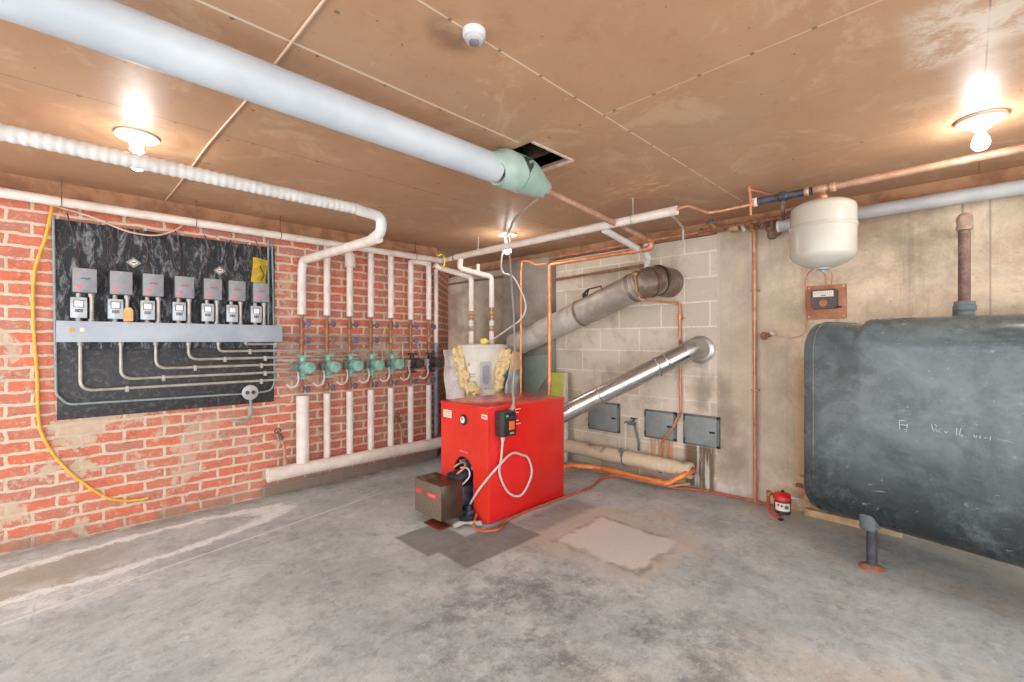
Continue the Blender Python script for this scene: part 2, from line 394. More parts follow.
simple('mark_grey', srgb(104, 100, 100), .6)
def glow(name, c, st):
    m = bpy.data.materials.new(name); m.use_nodes = True
    b = m.node_tree.nodes['Principled BSDF']
    b.inputs['Base Color'].default_value = (.9, .9, .9, 1)
    b.inputs['Emission Color'].default_value = (*c, 1); b.inputs['Emission Strength'].default_value = st
    MAT[name] = m
glow('bulb_glow', (1, .975, .94), 115)

# ---------------------------------------------------------------- mesh helpers
def fillet(pts, r):
    pts = [V(p) for p in pts]
    if r <= 0 or len(pts) < 3: return pts
    out = [pts[0]]
    for i in range(1, len(pts) - 1):
        a, b, c = pts[i - 1], pts[i], pts[i + 1]
        u, w = (a - b), (c - b)
        lu, lw = u.length, w.length
        if lu < 1e-6 or lw < 1e-6: continue
        u /= lu; w /= lw
        ang = u.angle(w)
        if ang > 3.05: out.append(b); continue
        t = min(r / math.tan(ang / 2), lu * .48, lw * .48)
        p, q = b + u * t, b + w * t
        k = 6
        for j in range(k + 1):
            s = j / k
            out.append(p * (1 - s) ** 2 + b * 2 * s * (1 - s) + q * s ** 2)
    out.append(pts[-1])
    return out
def smooth_path(pts, k=6):
    pts = [V(p) for p in pts]; P = [pts[0]] + pts + [pts[-1]]; out = []
    for i in range(1, len(P) - 2):
        a, b, c, d = P[i - 1], P[i], P[i + 1], P[i + 2]
        for j in range(k):
            t = j / k
            out.append(.5 * ((2 * b) + (c - a) * t + (2 * a - 5 * b + 4 * c - d) * t * t + (3 * b - a - 3 * c + d) * t ** 3))
    out.append(pts[-1])
    return out

class MB:
    def __init__(s): s.b = bmesh.new()
    def _faces(s, rings, closed=True, cap0=True, cap1=True):
        n = len(rings[0])
        for i in range(len(rings) - 1):
            for j in range(n):
                k = (j + 1) % n
                try: s.b.faces.new((rings[i][j], rings[i][k], rings[i + 1][k], rings[i + 1][j]))
                except ValueError: pass
        if cap0: s.b.faces.new(list(reversed(rings[0])))
        if cap1: s.b.faces.new(rings[-1])
    def box(s, x0, y0, z0, x1, y1, z1, bev=0, seg=2):
        r = bmesh.ops.create_cube(s.b, size=1)
        vs = r['verts']
        for v in vs:
            v.co = V(((x0 + x1) / 2 + v.co.x * (x1 - x0), (y0 + y1) / 2 + v.co.y * (y1 - y0), (z0 + z1) / 2 + v.co.z * (z1 - z0)))
        if bev:
            es = list({e for v in vs for e in v.link_edges})
            bmesh.ops.bevel(s.b, geom=es, offset=bev, segments=seg, affect='EDGES', profile=.5)
        return s
    def tube(s, pts, r, seg=12, caps=True, rad=None):
        pts = [V(p) for p in pts]
        rings = []; up = None
        for i, p in enumerate(pts):
            if i == 0: d = pts[1] - p
            elif i == len(pts) - 1: d = p - pts[i - 1]
            else: d = (pts[i + 1] - p).normalized() + (p - pts[i - 1]).normalized()
            if d.length < 1e-9: d = V((0, 0, 1))
            d.normalize()
            if up is None:
                up = V((0, 0, 1)) if abs(d.z) < .9 else V((1, 0, 0))
            up = up - d * up.dot(d)
            if up.length < 1e-6: up = d.orthogonal()
            up.normalize(); sd = d.cross(up)
            rr = rad(i) if rad else r
            k = 1.0
            if 0 < i < len(pts) - 1:
                c = (pts[i + 1] - p).normalized().dot((p - pts[i - 1]).normalized())
                k = 1.0 / max(.75, math.sqrt(max(0, (1 + c) / 2)))
            rings.append([s.b.verts.new(p + (up * math.sin(2 * PI * j / seg) + sd * math.cos(2 * PI * j / seg)) * rr * (k if False else 1)) for j in range(seg)])
        s._faces(rings, cap0=caps, cap1=caps)
        return s
    def pipe(s, pts, r, fil=.05, seg=14): return s.tube(fillet(pts, fil), r, seg)
    def cyl(s, a, b, r, r2=None, seg=20):
        r2 = r if r2 is None else r2
        return s.tube([a, b], r, seg, rad=lambda i: (r, r2)[i])
    def lathe(s, prof, org=(0, 0, 0), axis=(0, 0, 1), seg=28):
        """prof: (radius, height along axis)"""
        o, a = V(org), V(axis).normalized()
        u = a.orthogonal().normalized(); w = a.cross(u)
        rings = []
        for r, h in prof:
            rr = max(r, 1e-4)
            rings.append([s.b.verts.new(o + a * h + (u * math.cos(2 * PI * j / seg) + w * math.sin(2 * PI * j / seg)) * rr) for j in range(seg)])
        s._faces(rings)
        return s
    def prism(s, poly, f0, f1):
        """poly: 2D points; f0/f1 map (u,v) to the two end faces"""
        A = [s.b.verts.new(V(f0(u, v))) for u, v in poly]; B = [s.b.verts.new(V(f1(u, v))) for u, v in poly]
        n = len(poly)
        s.b.faces.new(list(reversed(A))); s.b.faces.new(B)
        for i in range(n):
            k = (i + 1) % n
            s.b.faces.new((A[i], A[k], B[k], B[i]))
        return s
    def sphere(s, c, r, sc=(1, 1, 1), seg=16):
        m = Matrix.Translation(V(c)) @ Matrix.Diagonal((*[r * k for k in sc], 1))
        bmesh.ops.create_uvsphere(s.b, u_segments=seg, v_segments=seg // 2 + 2, radius=1, matrix=m); return s
    def torus(s, c, axis, R, r, seg=20, sg=8):
        c, a = V(c), V(axis).normalized(); u = a.orthogonal().normalized(); w = a.cross(u)
        g = []
        for i in range(seg):
            t = 2 * PI * i / seg; d = u * math.cos(t) + w * math.sin(t)
            g.append([s.b.verts.new(c + d * (R + r * math.cos(2 * PI * j / sg)) + a * r * math.sin(2 * PI * j / sg)) for j in range(sg)])
        for i in range(seg):
            for j in range(sg):
                s.b.faces.new((g[i][j], g[(i + 1) % seg][j], g[(i + 1) % seg][(j + 1) % sg], g[i][(j + 1) % sg]))
        return s
    def build(s, name, mat, parent=None, org=None, smooth=True, angle=35):
        bmesh.ops.recalc_face_normals(s.b, faces=s.b.faces[:])
        if parent is not None: off = ORG.get(parent.name, V((0, 0, 0)))
        elif org is not None: off = V(org)
        else:
            cs = [v.co for v in s.b.verts]
            off = V(((min(c.x for c in cs) + max(c.x for c in cs)) / 2, (min(c.y for c in cs) + max(c.y for c in cs)) / 2, min(c.z for c in cs)))
        for v in s.b.verts: v.co -= off
        me = bpy.data.meshes.new(name); s.b.to_mesh(me); s.b.free()
        me.materials.append(MAT[mat])
        if smooth:
            me.polygons.foreach_set('use_smooth', [True] * len(me.polygons))
            me.set_sharp_from_angle(angle=math.radians(angle))
        o = bpy.data.objects.new(name, me); COL.objects.link(o)
        if parent is not None:
            o.parent = parent; ORG[o.name] = off
        else:
            o.location = off; ORG[o.name] = off
        return o
ORG = {}
def empty(name, loc, rz=0, local=False):
    o = bpy.data.objects.new(name, None); COL.objects.link(o)
    o.empty_display_size = .05
    o.location = loc; o.rotation_euler = (0, 0, rz)
    ORG[o.name] = V((0, 0, 0)) if local else V(loc)
    return o
def lab(o, label, cat, group=None):
    o['label'] = label; o['category'] = cat
    if group: o['group'] = group
    return o
def plab(o, label): o['label'] = label; return o
def struct(o): o['kind'] = 'structure'; return o
def copy_tree(o, parent=None):
    c = o.copy(); COL.objects.link(c)
    if parent: c.parent = parent
    for ch in [k for k in bpy.data.objects if k.parent == o]: copy_tree(ch, c)
    return c
def only_copy(o): return copy_tree(o)

# ================================================================ THE SETTING
H = 2.33; YL = 4.15; XB = 4.0
b = MB(); b.box(-2.2, -2.2, -.12, 4.25, 5.7, 0); struct(b.build('floor', 'floor', org=(0, 0, 0)))
hx0, hx1, hy0, hy1 = 1.735, 2.08, 1.592, 1.835
b = MB()
for a in ((-2.2, -2.2, hx0, 5.7), (hx1, -2.2, 4.25, 5.7), (hx0, -2.2, hx1, hy0), (hx0, hy1, hx1, 5.7)):
    b.box(a[0], a[1], H, a[2], a[3], H + .03)
struct(b.build('ceiling', 'ceiling', org=(0, 0, 0)))
b = MB(); b.box(-2.2, -2.2, H + .26, 4.25, 5.7, H + .29)
for yy in (1.45, 2.1): b.box(1.2, yy, H + .031, 2.6, yy + .05, H + .258)
for xx in (1.3, 2.35): b.box(xx, 1.5, H + .031, xx + .05, 2.1, H + .258)
struct(b.build('ceiling', 'joist', org=(0, 0, 0)))
b = MB(); b.box(-2.2, YL + .015, 2.217, 2.98, YL + .2, H); struct(b.build('trim_3', 'rim_wood'))
b = MB(); b.box(-2.2, YL, 0, 2.97, YL + .2, 2.215); struct(b.build('wall_left', 'brick', org=(0, 0, 0)))
b = MB(); b.box(0, 0, 0, .82, .18, 2.16)
w = b.build('wall_left', 'brick', org=(0, 0, 0)); struct(w); w.location = (2.97, YL, 0); w.rotation_euler = (0, 0, math.radians(44))
b = MB(); b.box(3.0, 5.5, 0, XB + .2, 5.7, H); struct(b.build('wall_left', 'recess_concrete', org=(0, 0, 0)))
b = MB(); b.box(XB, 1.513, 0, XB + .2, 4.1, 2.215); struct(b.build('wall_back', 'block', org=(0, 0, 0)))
b = MB(); b.box(XB - .02, 4.1, 0, XB + .2, 5.5, 2.1); struct(b.build('wall_back', 'recess_concrete', org=(0, 0, 0)))
b = MB(); b.box(XB - .07, 4.02, 2.12, XB + .2, 5.5, 2.2, .006); struct(b.build('trim_1', 'recess_concrete'))
b = MB(); b.box(XB, -2.2, 0, XB + .2, 1.513, 2.225); struct(b.build('wall_right', 'poured', org=(0, 0, 0)))
b = MB(); b.box(XB + .015, -2.2, 2.226, XB + .2, 5.5, H); struct(b.build('trim_2', 'rim_wood'))
b = MB(); b.box(3.86, 3.29, 0, XB, 4.02, 2.24, .008); struct(b.build('wall_back', 'smooth_grey', org=(0, 0, 0)))

# ceiling hatch frame
t = empty('ceiling_hatch', (1.89, 1.74, H)); lab(t, 'square open hatch cut in the tan ceiling beside the green pipe fitting', 'hatch')
b = MB(); b.box(hx1 - .012, hy0, H - .008, hx1 + .004, hy1, H + .006); b.build('white_edge', 'hatch_trim', t)
b = MB(); b.box(hx0, hy0 - .012, H - .006, hx1, hy0 + .003, H + .004); b.build('wooden_edge', 'hatch_trim', t)
b = MB(); b.box(1.93, hy0, H + .03, 1.965, hy1, H + .16); b.build('cross_block', 'joist', t)

# ================================================================ LEFT WALL: control board
t = empty('control_board', (.645, 4.14, .8)); lab(t, 'large black tarred plywood board on the brick wall behind the grey relay boxes', 'board')
b = MB(); b.box(-.012, 4.132, 1.245, 1.30, 4.149, 2.085, .002); b.build('upper_panel', 'board', t)
b = MB(); b.box(0.0, 4.134, .79, 1.295, 4.149, 1.243, .002); b.build('lower_panel', 'board_low', t)

t = empty('wire_trough', (.66, 4.08, 1.295)); lab(t, 'long grey steel wiring trough across the black board under the relays', 'wire trough')
b = MB(); b.box(.0, 4.03, 1.297, 1.322, 4.132, 1.424, .003); b.build('body', 'trough_grey', t)
b = MB(); b.box(-.004, 4.025, 1.293, 1.326, 4.031, 1.428, .002); b.build('cover', 'trough_grey', t)
b = MB(); b.box(.055, 4.0235, 1.355, .078, 4.025, 1.385); plab(b.build('sticker', 'label_orange', t), 'small orange sticker')
b = MB(); b.box(.105, 4.0235, 1.36, .128, 4.025, 1.386, .0006); plab(b.build('sticker', 'label_white', t), 'small white sticker')
for xx in (.35, .66, .97):
    b = MB(); b.sphere((xx, 4.024, 1.411), .005); b.build('screw', 'conduit_steel', t)

GR = 'zone relay boxes on the black board'
def relay_proto():
    t = empty('zone_relay', (0, 0, 0), local=True)
    b = MB(); b.box(-.058, -.085, 0, .058, 0, .155, .004); b.build('box', 'relay_edge', t)
    b = MB(); b.box(-.056, -.094, .003, .060, -.084, .158, .003); cv = b.build('cover', 'relay_grey', t)
    b = MB(); b.cyl((0, -.0945, .147), (0, -.097, .147), .005); b.build('cover_screw', 'conduit_steel', cv)
    b = MB(); b.box(-.04, -.0955, .022, -.014, -.0935, .048, .001); b.build('sticker', 'label_pink', cv)
    b = MB(); b.tube([(-.018, -.095, .088), (-.006, -.095, .094), (.008, -.095, .089), (.026, -.095, .093)], .0035, 6); b.build('red_mark', 'label_red', cv)
    b = MB(); b.cyl((.035, -.045, .0), (.035, -.045, -.188), .0125, seg=14); rc = b.build('riser_conduit', 'conduit_steel', t)
    for (z0, z1) in ((.0, -.02), (-.17, -.188)):
        b = MB(); b.cyl((.035, -.045, z0), (.035, -.045, z1), .018, seg=6); b.build('connector', 'conduit_steel', rc)
    return t
relay = relay_proto()
RX = [.126, .306, .477, .658, .835, .997, 1.167]
# the relay covers differ in their marks and neighbours
RL = ['grey relay box with a dark scribble, leftmost on the black board',
      'plain fronted grey relay box, second from the left, tan tag on its conduit',
      'grey relay box with red mark, third from the left under a diamond sticker',
      'grey relay box with red mark in the middle of the row of seven',
      'grey relay box with red mark, third from the right below the diamond sticker',
      'grey relay box next to the paper tag, second from the right',
      'grey relay box at the right end, half under the yellow paper']
SL = ['small silver timer switch under the leftmost relay box', 'small silver timer switch left of the hanging tan tag',
      'small silver timer switch right of the hanging tan tag, third from left', 'small silver timer switch in the middle of the seven',
      'small silver timer switch third from the right end of the trough', 'small silver timer switch second from the right end of the trough',
      'small silver timer switch at the right end of the trough']
def switch_proto():
    t = empty('timer_switch', (0, 0, 0), local=True)
    b = MB(); b.box(-.037, -.06, 0, .037, 0, .128, .003); b.build('back_box', 'relay_edge', t)
    b = MB(); b.box(-.040, -.066, -.003, .040, -.059, .131, .0025); pl = b.build('face_plate', 'plate_grey', t)
    b = MB(); b.box(-.025, -.068, .066, .025, -.065, .114, .001); b.build('bezel', 'charcoal_plastic', pl)
    b = MB(); b.box(-.021, -.0695, .07, .021, -.067, .11, .001); b.build('window', 'screen_white', pl)
    b = MB(); b.box(-.019, -.069, .036, .019, -.065, .056, .002); b.build('rocker', 'near_black', pl)
    for xx in (-.009, .009):
        b = MB(); b.torus((xx, -.0695, .046), (0, 1, 0), .006, .0016, 12, 6); b.build('rocker_mark', 'plate_grey', pl)
    for zz in (.123, .012):
        b = MB(); b.sphere((0, -.066, zz), .003); b.build('screw', 'conduit_steel', pl)
    for (z0, z1, r) in ((0, -.027, .016), (.125, .163, .014)):
        b = MB(); b.cyl((0, -.03, z0), (0, -.03, z1), r, seg=14); b.build('nipple', 'conduit_steel', t)
    return t
sw = switch_proto()
for i, x in enumerate(RX):
    o = relay if i == 0 else copy_tree(relay)
    o.location = (x, 4.131, 1.6125); lab(o, RL[i], 'relay box', GR)
    k = sw if i == 0 else copy_tree(sw)
    k.location = (x - .026, 4.131, 1.452); lab(k, SL[i], 'switch', 'timer switches below the relay boxes')
# the first cover carries a dark scrawl instead of a red mark, the second none
for o in list(bpy.data.objects):
    if o.name.startswith('red_mark') and o.parent and o.parent.parent:
        rx = o.parent.parent.location.x
        if abs(rx - RX[0]) < .01:
            o.data = o.data.copy(); o.data.materials.clear(); o.data.materials.append(MAT['mark_grey']); o.name = 'dark_mark'
        elif abs(rx - RX[1]) < .01: bpy.data.objects.remove(o)

# red lead wires running up from the relays
for i, x in enumerate(RX):
    dz = [.3, .28, .26, .3, .28, .27, .3][i]
    b = MB(); b.tube(smooth_path([(x - .02, 4.105, 1.768), (x - .028, 4.118, 1.83), (x - .02 - .03 * (i % 2), 4.122, 1.9), (x - .05 + .012 * i, 4.118, 1.99), (x - .08 + .01 * i, 4.115, 1.77 + dz + .06)]), .0042, 6)
    lab(b.build('thermostat_wire', 'meter_brown'), ['thin dark red wire rising from the leftmost relay', 'thin dark red wire rising from the second relay from the left', 'thin dark red wire rising from the third relay from the left',
        'thin dark red wire rising from the middle relay', 'thin dark red wire rising from the third relay from the right', 'thin dark red wire rising from the second relay from the right', 'thin dark red wire behind the yellow paper, rightmost of them'][i], 'wire', 'red wires rising from the relays')

# diamonds, paper, tag
for (x, z, l) in ((.38, 1.849, 'small white diamond sticker on the black board above the second and third relays'), (.899, 1.849, 'small white diamond sticker on the black board near the yellow paper')):
    b = MB()
    b.prism([(-.042, 0), (0, -.036), (.042, 0), (0, .036)], lambda u, v: (x + u, 4.131, z + v), lambda u, v: (x + u, 4.128, z + v))
    t = b.build('diamond_sticker', 'relay_grey'); lab(t, l, 'sticker', 'diamond stickers')
    b = MB(); b.prism([(-.024, 0), (0, -.02), (.024, 0), (0, .02)], lambda u, v: (x + u, 4.128, z + v), lambda u, v: (x + u, 4.1265, z + v)); b.build('printed_centre', 'label_white', t)
    b = MB(); b.box(x - .012, 4.1255, z - .004, x + .012, 4.1266, z + .004); b.build('print_bar', 'dark_red', t)
b = MB()
pp = [(1.126, 1.982), (1.241, 1.967), (1.213, 1.766), (1.107, 1.778)]
g = [[None] * 7 for _ in range(7)]
for sgn in (0, 1):
    pass
for i in range(7):
    for j in range(7):
        u, v = i / 6, j / 6
        x = (pp[0][0] * (1 - u) + pp[1][0] * u) * (1 - v) + (pp[3][0] * (1 - u) + pp[2][0] * u) * v
        z = (pp[0][1] * (1 - u) + pp[1][1] * u) * (1 - v) + (pp[3][1] * (1 - u) + pp[2][1] * u) * v
        g[i][j] = b.b.verts.new((x, 4.108 - .03 * v - .012 * math.sin(u * 4) - .012 * math.sin(v * 5 + u), z))
fs = []
for i in range(6):
    for j in range(6): fs.append(b.b.faces.new((g[i][j], g[i + 1][j], g[i + 1][j + 1], g[i][j + 1])))
bmesh.ops.solidify(b.b, geom=fs, thickness=.0015)
t = b.build('paper_tag', 'paper_yellow'); lab(t, 'yellow crinkled paper sheet hanging over the rightmost relay box', 'paper')
b = MB(); b.tube(smooth_path([(1.19, 4.10, 1.97), (1.175, 4.075, 1.90), (1.195, 4.06, 1.84), (1.17, 4.052, 1.79)]), .003, 6); b.build('string', 'near_black', t)
b = MB(); b.prism([(-.026, 0), (.026, 0), (.026, .075), (.014, .095), (-.014, .095), (-.026, .075)], lambda u, v: (.345 + u, 4.062, 1.435 + v), lambda u, v: (.345 + u, 4.06, 1.435 + v))
lab(b.build('paper_tag', 'tag_tan'), 'small tan card tag tied on the conduit of the second relay', 'tag')

# seven conduits from the trough to the pumps
CX = [.108, .31, .50, .694, .886, 1.077]; CZ = [.974, 1.038, 1.103, 1.162, 1.22, 1.276]
ZX = [1.50, 1.719, 1.932, 2.144, 2.36, 2.59, 2.814]      # the seven zone risers
PZ = 1.075
CL = ['grey conduit bending out of the trough lowest and furthest left', 'grey conduit second lowest of those bending right from the trough',
      'grey conduit third lowest of those bending right from the trough', 'grey conduit fourth lowest of those bending right from the trough',
      'grey conduit fifth lowest of those bending right from the trough', 'short dropped grey conduit just under the right end of the trough']
for k in range(6):
    y = 4.108
    zx = ZX[k]
    t = empty('conduit', (CX[k], y, CZ[k])); lab(t, CL[k], 'conduit', 'conduits between the trough and the pumps')
    end = [(zx - .02, y, CZ[k]), (zx - .02, y - .02, PZ - .05)] if k < 2 else ([(zx - .03, y, CZ[k]), (zx - .03, y, PZ + .0)] if k == 2 else [(zx - .075, y, CZ[k]), (zx - .075, y, PZ - .02), (zx - .03, y, PZ - .05)])
    b = MB(); b.pipe([(CX[k], y, 1.297), (CX[k], y, CZ[k]), ] + end, .0105, .07 if k < 5 else .04, 10); b.build('tube', 'conduit_steel', t)
    b = MB(); b.cyl((CX[k], y, 1.297), (CX[k], y, 1.272), .016, seg=8); b.build('connector', 'conduit_steel', t)
    for sx in ((CX[k] + .235, 1.19 + (k % 2) * .03) if k < 4 else (CX[k] + .22,)):
        b = MB(); b.box(sx - .010, y - .013, CZ[k] - .026, sx + .010, 4.133, CZ[k] + .014, .002); b.build('strap', 'conduit_steel', t)
t = empty('conduit', (1.32, 4.1, 1.346)); lab(t, 'grey conduit leaving the right hand end of the trough above all others', 'conduit', 'conduits between the trough and the pumps')
b = MB(); b.pipe([(1.322, 4.108, 1.346), (ZX[6] - .14, 4.108, 1.346), (ZX[6] - .08, 4.108, 1.1), (ZX[6] - .03, 4.105, PZ - .03)], .0105, .12, 10); b.build('tube', 'conduit_steel', t)
b = MB(); b.cyl((1.322, 4.108, 1.346), (1.35, 4.108, 1.346), .016, seg=8); b.build('connector', 'conduit_steel', t)

# outlet and its cables
t = empty('outlet_box', (1.104, 4.10, .884)); lab(t, 'round metal duplex outlet box at the lower right of the black board', 'outlet')
b = MB(); b.lathe([(.052, 0), (.052, .035), (.05, .037)], (1.104, 4.133, .884), (0, -1, 0), 8); b.build('box', 'relay_edge', t)
b = MB(); b.lathe([(.060, .036), (.060, .041), (.057, .043)], (1.104, 4.133, .884), (0, -1, 0), 24); cv = b.build('cover', 'grey_paint', t)
for dx in (-.022, .022):
    b = MB(); b.lathe([(.016, .043), (.016, .0465)], (1.104 + dx, 4.133, .884), (0, -1, 0), 16); r_ = b.build('receptacle', 'meter_brown', cv)
for (pts, l) in (([(-.017, 4.122, 2.09), (-.004, 4.122, .96), (.05, 4.122, .888), (1.052, 4.115, .876)], 'thin green-grey conduit running down the left edge of the board to the outlet'),
                 ([(1.156, 4.115, .876), (1.27, 4.122, .885), (1.296, 4.122, .96), (1.276, 4.122, 2.13)], 'thin green-grey conduit from the outlet up the right edge of the board')):
    b = MB(); b.pipe(pts, .0075, .06, 8); lab(b.build('outlet_conduit', 'conduit_green'), l, 'conduit')
b = MB(); b.cyl((1.245, 4.118, 1.428), (1.245, 4.118, 2.14), .0075, seg=8); lab(b.build('outlet_conduit', 'conduit_green'), 'thin upright conduit from the trough to the ceiling right of the yellow paper', 'conduit')
b = MB(); b.tube(smooth_path([(1.11, 4.11, .828), (1.112, 4.10, .76), (1.10, 4.09, .69), (1.046, 4.085, .658), (.969, 4.10, .676)]), .011, 8); lab(b.build('flexible_cable', 'conduit_green'), 'short grey flexible cable curling below the outlet on the brick', 'cable')

# cords
b = MB(); b.tube(smooth_path([(-.020, 4.125, 2.17), (-.049, 4.12, 1.969), (-.097, 4.135, 1.755), (-.106, 4.138, 1.549), (-.101, 4.137, 1.319), (-.088, 4.137, 1.069), (-.084, 4.137, .856), (-.067, 4.137, .709), (.005, 4.137, .533), (.111, 4.137, .375), (.259, 4.137, .22), (.407, 4.137, .177), (.46, 4.137, .18)]), .009, 8)
lab(b.build('extension_cord', 'cord_yellow'), 'yellow cord hanging down the brick wall at the left', 'cord')
b = MB(); b.tube(smooth_path([(-.6, 4.1, 2.21), (-.241, 4.105, 2.186), (-.009, 4.105, 2.158), (.162, 4.1, 2.122), (.348, 4.095, 2.056), (.509, 4.095, 2.057), (.637, 4.1, 2.133), (.665, 4.1, 2.19)]), .006, 8)
lab(b.build('slack_cable', 'cable_tan'), 'pale tan cable sagging across the top of the black board', 'cable')
b = MB(); b.tube(smooth_path([(.57, -1.9, 2.325), (.566, .4, 2.324), (.566, 1.378, 2.322), (.57, 2.1, 2.324), (.556, 2.8, 2.323), (.562, 3.4, 2.323), (.559, 4.12, 2.323)]), .005, 6)
lab(b.build('ceiling_cable', 'cable_tan'), 'tan cable stapled straight across the ceiling over the big white pipe', 'cable')

# zone risers ------------------------------------------------------
def valve(parent, x, y, z, hx, mat='valve_blue'):
    b = MB(); b.lathe([(.012, -.035), (.02, -.03), (.02, -.018), (.026, -.014), (.026, .014), (.02, .018), (.02, .03), (.012, .035)], (x, y, z), (0, 0, 1), 10)
    b.cyl((x, y, z), (x + .02, y - .05, z), .009)
    v = b.build('shutoff_valve', 'aged_copper', parent)
    b = MB(); c = V((x + hx, y - .055, z)); b.torus(c, (.25, -1, 0), .021, .0065, 14, 8); b.cyl(c + V((0, .008, 0)), c - V((0, .006, 0)), .009)
    for a in range(4): b.cyl(c, c + V((math.cos(a * PI / 2) * .02, 0, math.sin(a * PI / 2) * .02)), .004, seg=6)
    b.build('handle', mat, v)
RLAB = ['pale insulated heating riser at the left end, fed by the ribbed ceiling pipe', 'pale insulated heating riser second from the left on the brick wall',
        'pale insulated heating riser with a wider sleeve at its top', 'pale insulated heating riser in the middle of the seven',
        'pale insulated heating riser third from the right on the brick wall', 'pale insulated heating riser with an elbow at its top, second from the right',
        'pale insulated heating riser at the right end beside the brick corner']
for i, x in enumerate(ZX):
    y = 4.075
    t = empty('heating_riser', (x, y, .26)); lab(t, RLAB[i], 'pipe', 'heating risers on the brick wall')
    b = MB(); b.cyl((x, y, .86), (x, y, 1.55), .0125, seg=12)
    for zz in (.89, 1.24, 1.37, 1.52): b.cyl((x, y, zz - .014), (x, y, zz + .014), .017, seg=12)
    b.build('copper_pipe', 'aged_copper', t)
    top = 2.08 if i == 0 else (2.16 if i != 5 else 2.13)
    b = MB()
    r = .036 if i == 0 else .029
    if i == 0: b.pipe([(1.553, 2.84, 2.005), (1.55, 2.9, 2.0), (1.51, y, 2.0), (x, y, 1.9), (x, y, 1.53)], .036, .05, 16)
    elif i == 5: b.pipe([(ZX[6], 4.06, 2.13), (x, y, 2.13), (x, y, 1.52)], r, .035, 14)
    else: b.cyl((x, y, 1.53), (x, y, top), r)
    up = b.build('upper_insulation', 'pink_white', t)
    if i == 2:
        b = MB(); b.cyl((x, y - .004, 1.99), (x, y - .004, 2.11), .047); b.build('wide_sleeve', 'pink_white', up)
    b = MB(); rl = .052 if i == 0 else .030; b.cyl((x, y - (.02 if i == 0 else 0), .25), (x, y - (.02 if i == 0 else 0), .83), rl); b.build('lower_insulation', 'pink_white', t)
    valve(t, x, y, 1.45, .035, 'valve_blue' if i in (0, 5) else 'valve_dull_blue')
    if i not in (4, 6): valve(t, x, y, 1.305, .035, 'valve_blue' if i in (2, 5) else ('valve_dull_blue' if i != 1 else 'brass'))
    else:
        b = MB(); b.lathe([(.013, -.03), (.024, -.02), (.024, .02), (.013, .03)], (x, y, 1.305), (0, 0, 1), 8); b.build('check_valve', 'brass', t)
    valve(t, x, y, .885, .028, 'valve_dull_blue')
def pump(x, mat, label, i):
    y = 4.06
    t = empty('circulator_pump', (x, y, PZ)); lab(t, label, 'pump', 'circulator pumps on the heating risers')
    b = MB(); b.lathe([(.03, .0), (.052, .015), (.056, .03), (.052, .06), (.03, .068)], (x, y + .012, PZ), (0, -1, 0), 20)
    b.cyl((x, y - .01, PZ - .085), (x, y - .01, PZ + .085), .022)
    b.build('volute', mat, t)
    for s in (-1, 1):
        b = MB(); b.prism([(-.045, -.018), (.045, -.018), (.045, .018), (-.045, .018)], lambda u, v: (x + u, y - .012 + v, PZ + s * .085), lambda u, v: (x + u, y - .012 + v, PZ + s * .103)); b.build('flange', mat, t)
    b = MB(); b.lathe([(.036, .066), (.048, .07), (.05, .08), (.05, .165), (.046, .178), (.02, .184)], (x, y + .012, PZ), (0, -1, 0), 22)
    for q in range(10):
        a = q * PI / 5; b.cyl((x + .0485 * math.cos(a), y - .07, PZ + .0485 * math.sin(a)), (x + .0485 * math.cos(a), y - .14, PZ + .0485 * math.sin(a)), .004, seg=5)
    m_ = b.build('motor', mat, t)
    b = MB(); b.lathe([(.017, .183), (.017, .187), (.012, .189)], (x, y + .012, PZ), (0, -1, 0), 14); b.build('end_plug', mat, m_)
    b = MB(); b.box(x - .075, y - .055, PZ - .035, x - .035, y + .0, PZ + .035, .004); j = b.build('junction_box', 'mount_grey' if mat == 'pump_green' else 'cover_grey', t)
    b = MB(); b.tube(smooth_path([(x - .052, y - .03, PZ - .03), (x - .048, y - .045, PZ - .09), (x - .06, y - .035, PZ - .15), (x - .1, y - .015, PZ - .17), (x - .13, y + .0, PZ - .14)]), .008, 8); b.build('whip', 'flex_white', j)
PLB = ['green circulator pump on the leftmost heating riser', 'green circulator pump on the second riser from the left', 'green circulator pump on the riser with the wide sleeve',
       'green circulator pump on the middle riser', 'rightmost green circulator pump, left of the black ones', 'black circulator pump next to the green pumps', 'black circulator pump on the last riser by the brick corner']
for i, x in enumerate(ZX): pump(x, 'pump_green' if i < 5 else 'pump_black', PLB[i], i)

t = empty('corner_pipe', (2.93, 4.07, .3)); lab(t, 'slim upright pipe on the brick corner, pale above and blue-grey below', 'pipe')
b = MB(); b.cyl((2.925, 4.10, 1.28), (2.925, 4.10, 2.08), .024); b.build('upper_insulation', 'pink_white', t)
b = MB(); b.cyl((2.925, 4.10, .27), (2.925, 4.10, 1.28), .026); b.build('lower_sleeve', 'steel_sleeve', t)

